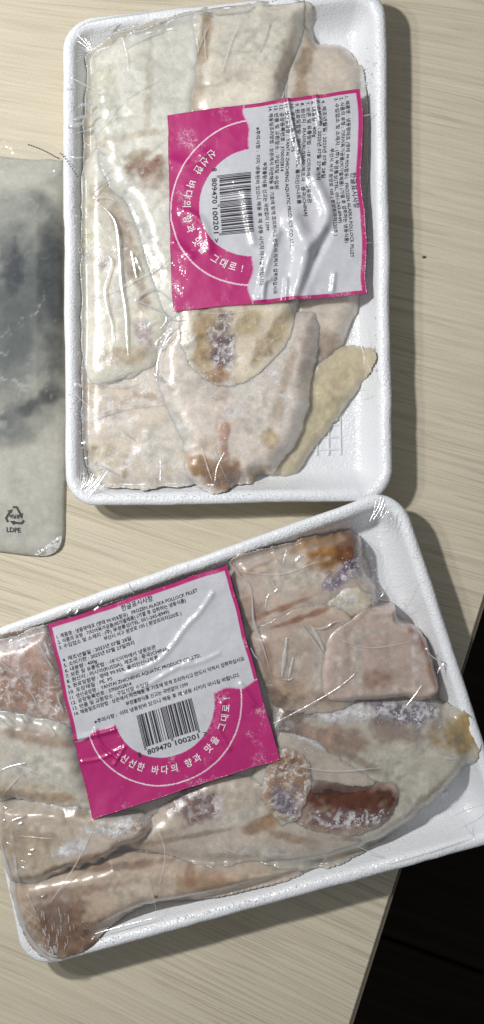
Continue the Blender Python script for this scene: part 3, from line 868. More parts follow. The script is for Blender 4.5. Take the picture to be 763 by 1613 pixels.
folds1 = [
    ([(152, 316), (168, 330), (179, 345), (184, 365), (187, 400), (190, 444), (195, 475), (198, 500), (199, 530), (201, 558)], 4.6),
    ([(163, 395), (175, 408), (170, 432), (164, 455), (168, 484), (175, 508), (177, 535)], 4.4),
    ([(300, 489), (270, 473), (252, 458), (239, 454), (224, 461), (213, 471), (226, 477), (241, 484), (256, 491), (262, 501), (256, 512), (247, 520)], 3.4),
    ([(293, 503), (280, 512), (262, 524), (246, 538), (248, 547), (258, 543), (268, 531), (280, 523), (295, 520)], 3.2),
    ([(262, 499), (278, 503), (294, 503)], 2.2),
    ([(248, 536), (262, 522), (272, 518)], 2.4),
    ([(300, 489), (330, 493), (370, 492), (405, 487)], 1.6, 's'),
    ([(171, 277), (155, 287), (139, 299)], 2.4), ([(170, 282), (158, 292), (146, 305)], 2.0), ([(171, 261), (163, 271), (154, 279)], 2.0, 's'),
    ([(205, 392), (209, 408), (214, 436)], 5.5), ([(212, 402), (217, 415), (223, 427)], 5.0),
    ([(148, 311), (156, 309), (170, 309), (183, 316)], 2.2, 's'), ([(146, 309), (150, 312)], 7.0),
    ([(146, 598), (165, 596), (182, 592), (197, 584), (208, 580)], 2.8), ([(149, 604), (182, 606), (205, 602), (222, 592), (234, 598)], 2.2, 's'),
    ([(243, 588), (249, 594), (257, 600)], 7.0), ([(136, 734), (150, 732), (165, 736), (182, 746)], 3.0),
    ([(188, 34), (170, 42), (160, 52), (154, 66)], 3.2), ([(257, 42), (240, 50), (225, 57), (190, 75)], 3.6, 's'), ([(250, 45), (236, 52), (220, 58)], 3.0),
    ([(122, 168), (130, 163), (146, 162)], 6.0), ([(114, 188), (128, 183), (151, 178)], 4.5), ([(104, 199), (118, 196), (132, 192)], 7.0),
    ([(101, 139), (107, 138), (113, 137)], 3.5, 's'), ([(109, 244), (118, 247), (132, 246)], 4.5, 's'), ([(116, 606), (122, 604), (130, 610)], 4.5, 's'),
    ([(128, 698), (133, 697), (139, 700)], 6.0), ([(133, 722), (138, 721), (141, 723)], 5.0),
    ([(118, 46), (135, 34), (165, 27), (200, 22), (245, 15), (300, 5), (360, -4)], 3.0, 's'),
    ([(150, 55), (200, 46), (260, 30), (330, 12), (400, 4)], 2.4, 's'), ([(192, 679), (200, 685), (207, 691)], 2.4),
    ([(278, 742), (288, 746), (300, 754)], 2.6), ([(330, 625), (336, 626), (341, 629)], 3.2),
    ([(443, 152), (446, 150), (448, 140)], 2.2, 's'),
    ([(148, 330), (150, 341), (158, 354)], 1.8, 's'),
    ([(414, 466), (412, 461), (410, 455)], 3.0), ([(449, 468), (447, 460), (445, 456)], 3.4), ([(453, 466), (452, 461), (451, 457)], 3.0),
    ([(232, 512), (238, 506), (246, 503)], 2.6, 's'),
]
folds1 += fan(120, 790, 22, 60, -90, -30, 16, 1.0)
folds1 += fan(148, 84, 8, 42, 160, 290, 14, 1.0)
folds2 = [
    ([(357, 882), (368, 895), (379, 908), (392, 920), (397, 940), (399, 974), (404, 995), (411, 1008), (418, 1030), (426, 1057)], 2.6),
    ([(395, 1020), (401, 1032), (408, 1040)], 3.0),
    ([(474, 983), (490, 1003), (508, 1028)], 3.0), ([(474, 983), (495, 990), (513, 988), (524, 981), (536, 979), (550, 988)], 3.0),
    ([(490, 985), (500, 1003), (510, 1024)], 5.5, 's'),
    ([(452, 1004), (448, 1035), (444, 1067)], 6.0, 's'), ([(462, 1035), (458, 1052), (455, 1068)], 4.0, 's'), ([(444, 1070), (455, 1071), (462, 1068)], 2.6),
    ([(672, 1025), (685, 1037), (699, 1043), (693, 1052), (689, 1061)], 2.8), ([(671, 1024), (673, 1020)], 5.0), ([(690, 1040), (694, 1052)], 4.0),
    ([(63, 1015), (68, 1026), (76, 1040), (84, 1053)], 4.4), ([(70, 1010), (74, 1020), (78, 1032)], 3.4, 's'), ([(91, 1093), (95, 1108), (101, 1122)], 3.4),
    ([(0, 1116), (10, 1128), (23, 1140)], 3.4), ([(-5, 1124), (6, 1135), (16, 1142)], 2.8), ([(25, 1120), (32, 1129), (39, 1136)], 4.0, 's'), ([(38, 1124), (43, 1134)], 4.5, 's'),
    ([(74, 1137), (82, 1148), (88, 1158)], 2.6, 's'), ([(104, 968), (108, 963), (113, 958)], 3.4), ([(118, 968), (122, 962), (125, 955)], 3.0), ([(144, 965), (150, 960), (156, 955)], 4.0),
    ([(203, 917), (207, 928), (212, 936)], 2.4), ([(157, 952), (162, 945)], 3.2),
    ([(0, 1050), (4, 1056), (7, 1060)], 6.0), ([(34, 1015), (38, 1020)], 5.0), ([(20, 1006), (14, 1012)], 3.0, 's'),
    ([(0, 1300), (8, 1345), (20, 1385), (28, 1430), (45, 1475), (72, 1505), (98, 1512)], 8.0, 's'), ([(5, 1330), (18, 1372), (26, 1400)], 3.0), ([(30, 1440), (42, 1466), (60, 1490)], 3.2),
    ([(60, 1486), (76, 1500), (92, 1506)], 6.0), ([(86, 1488), (90, 1500)], 6.0, 's'),
    ([(150, 1470), (175, 1463), (205, 1455), (250, 1444)], 2.2, 's'), ([(145, 1480), (149, 1474)], 4.0, 's'),
    ([(466, 884), (471, 878), (476, 874)], 5.0, 's'), ([(418, 958), (420, 945), (424, 935)], 3.0, 's'), ([(428, 915), (434, 925), (446, 930)], 2.6, 's'),
    ([(440, 932), (437, 928), (432, 934)], 4.0, 's'), ([(600, 940), (604, 934), (598, 925)], 2.6, 's'), ([(640, 1112), (652, 1098), (664, 1080)], 1.8, 's'),
    ([(690, 1190), (705, 1195), (718, 1196)], 2.4, 's'), ([(610, 1362), (680, 1341), (745, 1318)], 2.4, 's'),
    ([(20, 1290), (30, 1286), (40, 1284)], 3.0), ([(6, 1291), (10, 1288)], 5.0), ([(30, 1296), (38, 1292)], 3.0, 's'), ([(12, 1324), (20, 1327)], 3.0, 's'), ([(36, 1352), (44, 1355)], 3.0, 's'), ([(48, 1336), (56, 1334)], 2.6), ([(46, 1342), (54, 1343)], 2.6, 's'),
    ([(62, 1405), (68, 1410), (72, 1404)], 2.4), ([(36, 1362), (48, 1366)], 2.4, 's'),
]
for i in range(22):
    x = random.uniform(62, 120); y = random.uniform(1425, 1490)
    folds2.append(([(x, y), (x + random.uniform(-1, 2), y + 5), (x + random.uniform(-2, 2), y + random.uniform(8, 16))], random.uniform(1.0, 2.0), random.choice('fss')))
folds2 += fan(575, 845, 28, 66, -72, -12, 15, 1.1)
for i in range(26):
    t = random.random(); x = 25 + t * 25 if t < .5 else 5 + t * 85; y = 1300 + t * 200
    folds2.append(([(x - 8, y - 3), (x - 5, y + 1), (x - 3, y + 5)], random.uniform(1.5, 3.5), random.choice('fss')))


def tension(tr, sides, n, lmin, lmax, skew):
    # creases pulled from the rim inwards; u runs along the short side, v along the long side
    out = []
    q = np.array([P(0, 0)] * 4)
    for side, (a, b) in sides:
        for i in range(n):
            t_ = random.uniform(a, b)
            ln = random.uniform(lmin, lmax)
            sk = random.gauss(0, skew)
            i0 = random.uniform(0.004, 0.012)
            pp = []
            for f in (0, .5, 1):
                e = (i0 + ln * f)
                o = t_ + sk * f * (.3 if side in 'LR' else .5) + random.gauss(0, .003)
                u, v = {'L': (e / tr.W, o), 'R': (1 - e / tr.W, o), 'T': (o, e / tr.L), 'B': (o, 1 - e / tr.L)}[side]
                x, y = tr.map(u, v)
                kk = S * (H - .022) / H
                pp.append((x / kk + CX, CY - y / kk))
            out.append((pp, random.uniform(1.0, 2.6), random.choice('fsss')))
    return out


st_ = random.getstate(); random.seed(21)
folds1 += tension(TR1, (('L', (.1, .95)), ('T', (.1, .8)), ('B', (.05, .5))), 5, .008, .026, .12)
folds1 += tension(TR1, (('R', (.1, .9)),), 3, .006, .014, .08)
folds2 += tension(TR2, (('T', (.1, .9)), ('L', (.1, .9))), 4, .006, .018, .12)
folds2 += tension(TR2, (('R', (.1, .9)), ('B', (.2, .95))), 3, .006, .020, .10)
# longer soft creases crossing the fillets
folds1 += [([(135, 470), (180, 455), (240, 425), (268, 405)], 2.6, 's'), ([(130, 660), (190, 640), (262, 632)], 2.2, 's'), ([(150, 215), (190, 160), (255, 120)], 2.4, 's'), ([(270, 515), (250, 560), (246, 600)], 2.6, 's'), ([(560, 500), (575, 560), (598, 610)], 1.8, 's')]
folds2 += [([(10, 1200), (60, 1215), (125, 1245)], 2.6, 's'), ([(150, 1300), (120, 1360), (80, 1420)], 2.4, 's'), ([(430, 1140), (470, 1120), (530, 1085), (560, 1060)], 2.2, 's'), ([(440, 1200), (520, 1215), (600, 1210)], 1.8, 's'), ([(380, 900), (440, 905), (500, 885)], 2.2, 's'), ([(0, 1040), (40, 1075), (60, 1110)], 3.0, 'f'), ([(240, 1290), (260, 1340), (250, 1400)], 2.0, 's'), ([(520, 1000), (580, 1020), (650, 1010)], 2.0, 's')]
random.setstate(st_)
WR1 = build_wrap(F1, 'clear wrinkled plastic wrap stretched over the upright upper tray', folds1)
WR2 = build_wrap(F2, 'clear wrinkled plastic wrap stretched over the slanted lower tray', folds2)


# ------------------------------------------------------------------ ice grains under the film
def ice(F, label, regions, seed):
    r_ = random.Random(seed)
    vs = []; fs = []
    for (x, y, rx, ry, rot, n, smin, smax) in regions:
        a = R(rot)
        for _ in range(n):
            u = r_.gauss(0, .5); v = r_.gauss(0, .5)
            px = x + u * rx * math.cos(a) - v * ry * math.sin(a); py = y + u * rx * math.sin(a) + v * ry * math.cos(a)
            wx, wy = P(px, py, 0.021)
            sdv = float(F.sample(F.sd, wx, wy))
            if sdv < 0.0016: continue
            z = float(F.sample(F.F, wx, wy))
            if sdv < .006: z = F.tr.rim
            s = r_.uniform(smin, smax) ** 1.0 * S * r_.choice((.5, .7, 1, 1, 1.5))
            k = len(vs); th = r_.uniform(0, 6.28)
            m = 5
            for i in range(m):
                aa = th + i * 2 * math.pi / m
                rr = s * r_.uniform(.5, 1.1)
                vs.append((wx + rr * math.cos(aa), wy + rr * math.sin(aa), z - 0.0002))
            vs.append((wx + r_.uniform(-.3, .3) * s, wy + r_.uniform(-.3, .3) * s, z + s * r_.uniform(.5, 1.0)))
            fs += [(k + i, k + (i + 1) % m, k + m) for i in range(m)]
    o = mesh_obj('ice_grains', vs, fs, M_ICE, smooth=False)
    tag(o, label, 'ice', None, 'stuff')


ice(F1, 'fine white ice grains scattered over the fillets in the upright upper tray', [
    (220, 110, 110, 90, 0, 260, .5, 1.0), (200, 345, 5, 5, 0, 6, 1, 2), (212, 360, 14, 5, 50, 30, .8, 2), (230, 390, 34, 5, 55, 60, .8, 2.0), (250, 408, 24, 5, 35, 45, .8, 2.0),
    (135, 390, 16, 40, 0, 150, .7, 1.6), (160, 410, 20, 16, 0, 70, .7, 1.7), (180, 640, 80, 70, 0, 700, .5, 1.1), (350, 640, 120, 110, 0, 900, .45, .95), (130, 650, 12, 90, 0, 160, .6, 1.4),
    (360, 540, 50, 60, 0, 260, .5, 1.2), (575, 130, 22, 60, 10, 170, .7, 1.8), (400, 505, 20, 8, 20, 30, .8, 2), (350, 755, 60, 20, 0, 120, .5, 1.2), (395, 598, 40, 5, -20, 40, .8, 2.0),
    (610, 400, 6, 420, 0, 420, .5, 1.2), (112, 400, 6, 420, 0, 420, .5, 1.2), (360, 783, 260, 6, 0, 300, .5, 1.2), (235, 268, 40, 26, 0, 200, .5, 1.1), (520, 640, 60, 60, -50, 120, .5, 1.2),
    (230, 500, 100, 60, 0, 200, .5, 1.1), (330, 80, 16, 60, 0, 80, .5, 1.2), (410, 750, 30, 12, 0, 60, .6, 1.6), (592, 545, 6, 40, 0, 6, 2, 3.4), (430, 540, 8, 40, 35, 70, .6, 1.4)], 1)
ice(F2, 'fine white ice grains scattered over the fillets in the slanted lower tray', [
    (40, 1060, 90, 70, 0, 700, .5, 1.2), (60, 1010, 90, 20, -18, 200, .6, 1.5), (180, 1300, 60, 18, -8, 240, .6, 1.6), (110, 1335, 40, 14, -20, 130, .6, 1.6), (300, 1262, 50, 30, 0, 260, .5, 1.3),
    (450, 1240, 40, 60, 0, 320, .5, 1.3), (545, 1300, 90, 22, -5, 420, .5, 1.3), (400, 1340, 140, 14, 0, 320, .5, 1.2), (620, 1128, 90, 18, 0, 320, .5, 1.3), (545, 902, 36, 22, -28, 200, .6, 1.7),
    (555, 955, 40, 22, 0, 150, .6, 1.6), (470, 940, 120, 90, 0, 260, .5, 1.0), (600, 1040, 90, 80, 0, 220, .45, .95), (480, 1170, 60, 10, 25, 160, .6, 1.5), (690, 1230, 60, 90, 30, 260, .5, 1.2),
    (500, 1395, 240, 10, -15.5, 300, .5, 1.3), (300, 1445, 200, 8, -15.5, 320, .5, 1.3), (160, 930, 200, 8, -18, 400, .5, 1.3), (480, 830, 160, 8, -21, 320, .5, 1.2), (690, 970, 10, 180, -19, 300, .5, 1.2),
    (130, 1455, 70, 40, -10, 120, .5, 1.2), (430, 1130, 40, 60, 0, 200, .5, 1.2), (30, 1450, 10, 90, -20, 260, .7, 1.8), (75, 1502, 30, 12, 20, 160, .7, 2.2)], 2)


# ------------------------------------------------------------------ printed labels
def text_geo(s, size=1.0, bold=0.0, res=2):
    cu = bpy.data.curves.new('tmp', 'FONT')
    cu.body = s; cu.size = size; cu.resolution_u = res; cu.offset = bold
    ob = bpy.data.objects.new('tmp', cu)
    COL.objects.link(ob)
    dg = bpy.context.evaluated_depsgraph_get()
    me = bpy.data.meshes.new_from_object(ob.evaluated_get(dg))
    v = np.zeros(len(me.vertices) * 3); me.vertices.foreach_get('co', v)
    v = v.reshape(-1, 3)[:, :2]
    f = [tuple(p.vertices) for p in me.polygons]
    bpy.data.objects.remove(ob); bpy.data.curves.remove(cu); bpy.data.meshes.remove(me)
    return v, f


LINES = [
    ('한글표시사항', .40, .575, .050, 1.35),
    ('1. 제품명 : 냉동명태포 (명태 99.95%함유)   FROZEN ALASKA POLLOCK FILLET', .030, .815, .083, 1),
    ('2. 식품의 유형 : 기타어육가공품(비가열제품) (가열 후 섭취하는 냉동식품)', .030, .740, .110, 1),
    ('3. 수입업소 및 소재지 : (주) 부경통상(TEL. 051-243-8949)', .030, .640, .137, 1),
    ('부산시 서구 원양로 105 ( 원양프라자220호 )', .270, .700, .164, 1),
    ('4. 제조년월일 : 2023년 07월 28일', .030, .410, .203, 1),
    ('5. 소비기한 : 2025년 07월 27일까지', .030, .420, .230, 1),
    ('6. 내용량 : 400g', .030, .205, .257, 1),
    ('7. 보존 및 유통방법 : -18˚C이하에서 냉동보관', .030, .525, .284, 1),
    ('8. 원산지 : 러시아(RUSSIA), 제조국 : 중국(CHINA)', .030, .590, .311, 1),
    ('9. 원료및함량 : 명태 99.95%, 폴리인산나트륨', .030, .525, .339, 1),
    ('10. 포장재질 : PE, PS', .030, .265, .366, 1),
    ('11. 생산공장명 :  YANTAI ZHICHENG AQUATIC PRODUCT CO.,LTD.', .030, .745, .394, 1),
    ('12. 공장등록번호 : 3700/02814', .030, .355, .421, 1),
    ('13. 반품 및 교환장소 : 구입처및 수입원', .030, .440, .449, 1),
    ('14. 해동및조리방법 : 상온에서 자연해동 후 기호에 맞게 조리하시고 반드시 익혀서 섭취하십시요', .030, .960, .477, 1),
    ('부정불량식품 신고는 국번없이 1399', .300, .640, .512, 1),
    ('※주의사항 :  이미 냉동된바 있으니 해동 후 재 냉동 시키지 마시길 바랍니다.', .120, .915, .548, 1),
]
TXT = {}


def ean13(code):
    Lc = ['0001101', '0011001', '0010011', '0111101', '0100011', '0110001', '0101111', '0111011', '0110111', '0001011']
    par = ['LLLLLL', 'LLGLGG', 'LLGGLG', 'LLGGGL', 'LGLLGG', 'LGGLLG', 'LGGGLL', 'LGLGLG', 'LGLGGL', 'LGGLGL'][int(code[0])]
    Rc = [''.join('1' if c == '0' else '0' for c in s) for s in Lc]
    s = '101'
    for k in range(6):
        c = int(code[k + 1]); s += Lc[c] if par[k] == 'L' else Rc[c][::-1]
    s += '01010'
    for k in range(6): s += Rc[int(code[k + 7])]
    return s + '101'


def make_label(F, corners, wl, hl, ridges, label, seed, bow=()):
    zn = 0.024
    q = np.array([P(x, y, zn) for x, y in corners])     # TL TR BR BL in reading direction
    k = S * (H - zn) / H

    def xy(u, v):
        u = np.asarray(u, float); v = np.asarray(v, float)
        # slightly wavy paper edges
        wu = u + (fbm(v * 3 + seed, u * 0 + 2, .5, seed, 2) - .5) * .012 * np.abs(u - .5) * 2
        wv = v + (fbm(u * 3 + seed, v * 0 + 5, .45, seed + 3, 2) - .5) * .014 * np.abs(v - .5) * 2
        for (bu, bw, amt) in bow:
            wv = wv + amt * np.exp(-((u - bu) / bw) ** 2) * (1 - v)
        wu = wu[..., None]; wv = wv[..., None]
        return (q[0] * (1 - wu) + q[1] * wu) * (1 - wv) + (q[3] * (1 - wu) + q[2] * wu) * wv
    ZS = F.blur(F.Z, 60)
    ZS = np.maximum(ZS, F.blur(F.Z, 8) - 0.0004)
    ZS = F.blur(ZS, 12)
    RL = []
    for (pts, wd, h) in ridges:
        ln = catmull(pts, 8, closed=False)
        RL.append((np.array([P(a, b, zn) for a, b in ln]), wd * k, h))

    def zz(x, y):
        z = F.sample(ZS, x, y) + 0.0009
        z = z + (fbm(x, y, 0.020, seed + 2, 3) - .5) * 0.0013 + (fbm(x, y, 0.006, seed + 6, 2) - .5) * 0.0003
        for ln, wd, h in RL:
            best = np.full(np.shape(x), 1e9)
            for i in range(len(ln) - 1):
                a, b = ln[i], ln[i + 1]; d_ = b - a; L = d_ @ d_ + 1e-15
                t = np.clip(((x - a[0]) * d_[0] + (y - a[1]) * d_[1]) / L, 0, 1)
                best = np.minimum(best, (x - a[0] - t * d_[0]) ** 2 + (y - a[1] - t * d_[1]) ** 2)
            z = z + h * np.exp(-best / (wd * wd))
        return z
    N = 300
    u = np.linspace(0, 1, N + 1)
    U, V = np.meshgrid(u, u, indexing='ij')
    G = xy(U, V); Z = zz(G[..., 0], G[..., 1])
    # printed areas
    MAG = np.array((0.45, 0.008, 0.155)); WH = np.array((0.56, 0.57, 0.62)); LP = np.array((0.62, 0.32, 0.46))
    cu, cv, ar = .492, .572, wl / hl
    dc = np.sqrt((U - cu) ** 2 + ((V - cv) / ar) ** 2)
    bl = .592 + .010 * np.sin(U * 21 + 1) + .006 * np.sin(U * 43)
    white = ((V < bl) & (V > .020) & (U > .018) & (U < .982)) | (dc < .268)
    sc = np.where(white[..., None], WH, MAG)
    lip = (np.abs(V - bl) < .0035) & (dc > .27) | (np.abs(V - .0225) < .002) & (U > .018) & (U < .982)
    sc = np.where(lip[..., None], LP, sc)
    arc = (np.abs(dc - .412) < .0032) & (V > bl)
    sc = np.where(arc[..., None], np.array((.80, .66, .74)), sc)
    C = np.concatenate([sc, np.ones(sc.shape[:2] + (1,))], -1).reshape(-1, 4)
    I = np.arange((N + 1) ** 2).reshape(N + 1, N + 1)
    quads = np.stack([I[:-1, :-1], I[:-1, 1:], I[1:, 1:], I[1:, :-1]], -1).reshape(-1, 4)
    Vv = np.stack([G[..., 0], G[..., 1], Z], -1).reshape(-1, 3)
    # paper edge
    rim = list(I[0, :]) + list(I[1:, -1]) + list(I[-1, :-1][::-1]) + list(I[1:-1, 0][::-1])
    n0 = len(Vv)
    lowv = Vv[rim].copy(); lowv[:, 2] -= 0.0004
    Vv = np.concatenate([Vv, lowv]); C = np.concatenate([C, C[rim]])
    fs = quads.tolist() + [(int(rim[i]), int(rim[(i + 1) % len(rim)]), n0 + (i + 1) % len(rim), n0 + i) for i in range(len(rim))]
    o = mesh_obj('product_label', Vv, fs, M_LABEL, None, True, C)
    tag(o, label, 'label', 'pink and white product labels')

    def put(name, UV, faces, mat, dz=0.00022):
        g = xy(UV[:, 0], UV[:, 1])
        z = zz(g[:, 0], g[:, 1]) + dz
        return mesh_obj(name, np.stack([g[:, 0], g[:, 1], z], 1), faces, mat, o, smooth=True)
    for (s, u0, u1, v, sz) in LINES:
        if s not in TXT: TXT[s] = text_geo(s, 1.0, 0.006)
        vv, ff = TXT[s]
        x0, x1 = vv[:, 0].min(), vv[:, 0].max()
        uu = u0 + (vv[:, 0] - x0) / (x1 - x0) * (u1 - u0)
        ht = 0.0245 * sz
        v2 = v - vv[:, 1] * ht * 1.0
        put('text_line', np.stack([uu, v2], 1), ff, M_INK)
    bars = ean13('8809470100201')
    b0, b1 = .340, .640
    mw = (b1 - b0) / len(bars)
    i = 0; UV = []; ff = []
    while i < len(bars):
        if bars[i] == '1':
            j = i
            while j < len(bars) and bars[j] == '1': j += 1
            a, b = b0 + i * mw + mw * .05, b0 + j * mw - mw * .05
            bot = .752 if (i < 3 or i > 91 or 44 < i < 50) else .738
            m = 10
            for kk in range(m + 1):
                vq = .575 + (bot - .575) * kk / m
                UV += [(a, vq), (b, vq)]
            o_ = len(UV) - 2 * (m + 1)
            ff += [(o_ + 2 * kk, o_ + 2 * kk + 1, o_ + 2 * kk + 3, o_ + 2 * kk + 2) for kk in range(m)]
            i = j
        else: i += 1
    put('barcode', np.array(UV), ff, M_INK)
    for s, a, b in (('8', .300, .316), ('809470', .350, .478), ('100201', .500, .628), ('>', .655, .675)):
        key = 'd' + s
        if key not in TXT: TXT[key] = text_geo(s, 1.0, 0.012)
        vv, f2 = TXT[key]
        x0, x1 = vv[:, 0].min(), vv[:, 0].max()
        put('barcode_digits', np.stack([a + (vv[:, 0] - x0) / (x1 - x0) * (b - a), .778 - vv[:, 1] * .036], 1), f2, M_INK)
    # slogan along the arc
    slog = '신선한 바다의 향과 맛을 그대로!'
    a = 143.0; UV = []; ff = []
    for ch in slog:
        if ch == ' ': a -= 5.0; continue
        key = 'c' + ch
        if key not in TXT: TXT[key] = text_geo(ch, 1.0, 0.012)
        vv, f2 = TXT[key]
        cx_ = (vv[:, 0].min() + vv[:, 0].max()) / 2
        hh = .048; rr = .332
        th = R(a)
        tx, ty = math.sin(th), -math.cos(th)            # reading direction (u, v down)
        ux, uy = -math.cos(th), -math.sin(th)           # up towards the centre
        lx = (vv[:, 0] - cx_) * hh * .92; ly = (vv[:, 1] - .35) * hh
        pu = cu + rr * math.cos(th) + lx * tx + ly * ux
        pv = cv + (rr * math.sin(th) + lx * ty + ly * uy) * ar
        o_ = len(UV)
        UV += list(zip(pu, pv)); ff += [tuple(o_ + i for i in f) for f in f2]
        a -= 8.6 if ch != '!' else 5
    put('slogan_text', np.array(UV), ff, M_WINK)
    return o


make_label(F1, [(568, 137), (580, 462), (272, 488), (263, 177)], 315, 308,
           [([(451, 139), (457, 173), (466, 215), (476, 255)], 3.5, .0016), ([(498, 144), (504, 190)], 3.5, .0012),
            ([(464, 343), (478, 375), (481, 400), (474, 440), (467, 472)], 15, .0032), ([(495, 277), (510, 310), (517, 335), (505, 365), (484, 392)], 10, .0022),
            ([(520, 362), (500, 400), (484, 440), (474, 466)], 7, -.0016), ([(438, 365), (420, 420), (408, 466)], 6, .0012), ([(450, 470), (452, 440)], 4, .0010),
            ([(415, 470), (418, 445), (426, 438)], 4, .0011), ([(270, 250), (300, 258), (320, 240)], 10, .0010), ([(290, 330), (320, 350), (330, 390)], 7, .0012), ([(275, 380), (300, 400)], 7, .0009), ([(385, 300), (392, 345), (400, 380)], 6, .0010),
            ([(525, 455), (528, 430)], 4, .0008)],
           'pink and white label turned sideways on the upright upper tray', 5,
           bow=((.15, .10, -.010), (.42, .09, .012), (.72, .12, -.010), (.93, .06, .008)))
make_label(F2, [(75, 985), (357, 890), (441, 1197), (147, 1290)], 298, 315,
           [([(335, 935), (315, 965), (293, 988), (262, 1030), (235, 1050), (199, 1062)], 4.5, .0006), ([(300, 1042), (262, 1062), (225, 1085), (200, 1092)], 4.0, .0005), ([(345, 1030), (320, 1042), (290, 1052)], 4.0, .0004),
            ([(112, 1165), (150, 1158), (180, 1150)], 4, .0012), ([(150, 1150), (160, 1175), (185, 1195)], 3, .0009), ([(130, 1200), (160, 1195), (190, 1180)], 3, .0006),
            ([(350, 1110), (345, 1150), (360, 1180)], 5, .0008), ([(380, 1080), (400, 1110)], 5, .0008), ([(180, 1205), (196, 1178)], 3, .0007)],
           'pink and white label reading upright across the slanted lower tray', 9)

# ------------------------------------------------------------------ milky plastic bag at the left with frozen fish inside
zb = 0.010
bag_pts = [(-120, 238), (-30, 236), (40, 243), (84, 244), (99, 262), (104, 400), (104, 600), (101, 700), (98, 800), (97, 845), (90, 866), (70, 876), (40, 876), (-30, 868), (-120, 866)]
bp = catmull(bag_pts, 8)
wp = np.array([P(a, b, zb) for a, b in bp])
X, Y, q, sd, bnd = grid_piece(wp, 0.0010, None)
k = S * (H - zb) / H
px = X / k + CX; py = CY - Y / k
body = np.clip((700 - py) / 90, 0, 1) * np.clip((py - 250) / 110, 0, 1) * np.clip((99 - px) / 40, 0, 1)
body = body ** 0.6
body = body * np.clip(1.25 - np.hypot((px - 5) / 130, (py - 470) / 250) ** 3, 0, 1)
Z = 0.0012 + np.clip(sd / 0.004, 0, 1) ** .5 * 0.0022 + body * 0.0065 + (fbm(X, Y, .03, 51, 2) - .5) * 0.0008 * np.clip(sd / .006, 0, 1) + (fbm(X, Y, .006, 55, 2) - .5) * .0002
ZB = Z
base = np.array((0.52, 0.52, 0.47))
C = np.tile(base, (len(X), 1))
A = np.full(len(X), 0.72)
A = A + .20 * body + .05 * np.clip((py - 700) / 40, 0, 1) + .08 * np.clip((300 - py) / 40, 0, 1)


def paint(C, cx, cy, rx, ry, rot, col, st, seed, sc=22, hard=.8):
    a = R(rot); dx, dy = px - cx, py - cy
    uu = (dx * math.cos(a) + dy * math.sin(a)) / rx; vv = (-dx * math.sin(a) + dy * math.cos(a)) / ry
    dd = np.sqrt(uu ** 2 + vv ** 2) + (fbm(px, py, sc, seed, 4) - .5) * 1.2
    wt = np.clip((1.15 - dd) / hard, 0, 1); wt = wt * wt * (3 - 2 * wt) * st
    return C * (1 - wt[:, None]) + np.array(col) * wt[:, None]


C = paint(C, 20, 480, 110, 200, 0, (0.115, 0.135, 0.138), .95, 61, 60, 1.0)
C = paint(C, 85, 470, 24, 170, 0, (0.085, 0.10, 0.11), .8, 62, 30, .9)
C = paint(C, 10, 560, 50, 70, 0, (0.17, .195, .195), .6, 68, 40, 1.0)
C = paint(C, 20, 425, 24, 40, 0, (0.055, 0.065, 0.08), .9, 63, 10)
C = paint(C, 75, 400, 22, 26, 0, (0.12, 0.135, 0.15), .7, 64, 12)
C = paint(C, 45, 640, 60, 18, -25, (0.12, 0.13, 0.14), .85, 65, 16)
C = paint(C, 80, 620, 18, 20, 0, (0.09, 0.095, 0.10), .6, 66, 20)
C = paint(C, 10, 680, 50, 26, -10, (0.20, 0.22, 0.23), .7, 67, 20)
C = C * (0.80 + .34 * fbm(px, py, 16, 71, 4))[:, None]
C = C * (1 - .30 * np.clip(body, 0, 1) ** 1.5)[:, None]
cr_ = np.clip(1 - np.abs(2 * fbm(px, py, 42, 77, 3) - 1) * 26, 0, 1) * np.clip(fbm(px, py, 60, 78, 2) * 2.5 - .9, 0, 1) * .55
C = C * (1 - cr_[:, None]) + np.array((.52, .55, .54)) * cr_[:, None]
C = paint(C, 30, 270, 80, 30, 0, (0.56, 0.56, 0.50), .5, 69)
bi = np.unique(bnd); n = len(X)
remap = {int(v): n + i for i, v in enumerate(bi)}
V = np.concatenate([np.stack([X, Y, Z], 1), np.stack([X[bi], Y[bi], np.full(len(bi), .0003)], 1)])
Cc = np.concatenate([C, np.clip(A, 0, .95)[:, None]], 1); Cc = np.concatenate([Cc, Cc[bi]])
fs = q.tolist() + [(int(b), int(a), remap[int(a)], remap[int(b)]) for a, b in bnd]
bag = mesh_obj('plastic_bag', V, fs, M_BAG, None, True, Cc)
tag(bag, 'milky translucent plastic bag with dark frozen contents at the left side of the table', 'plastic bag')

# frozen grey slab inside the bag
sp_ = catmull([(-110, 300), (0, 290), (60, 300), (90, 330), (94, 450), (92, 560), (84, 630), (60, 665), (0, 690), (-110, 690)], 8)
wp2 = np.array([P(a, b, .006) for a, b in sp_])
X2, Y2, q2, sd2, b2 = grid_piece(wp2, 0.0014, None)
k2 = S * (H - .006) / H
px2 = X2 / k2 + CX; py2 = CY - Y2 / k2
Z2 = 0.0008 + np.clip(sd2 / .008, 0, 1) ** .6 * .0085 + (fbm(X2, Y2, .015, 81, 3) - .5) * .0012
for i in range(len(X2)):
    Z2[i] = min(Z2[i], ZB[np.argmin((X - X2[i]) ** 2 + (Y - Y2[i]) ** 2)] - 0.0009)
Z2 = np.maximum(Z2, 0.0007)
tmp = (px, py); px, py = px2, py2
Cs = np.tile(np.array((.13, .15, .16)), (len(X2), 1))
Cs = paint(Cs, 20, 425, 24, 40, 0, (0.02, 0.025, 0.03), .9, 63, 10)
Cs = paint(Cs, 50, 640, 60, 18, -25, (0.04, 0.045, 0.05), .9, 65, 16)
Cs = Cs * (.75 + .5 * fbm(px2, py2, 12, 84, 4))[:, None]
px, py = tmp
bi2 = np.unique(b2); n2 = len(X2)
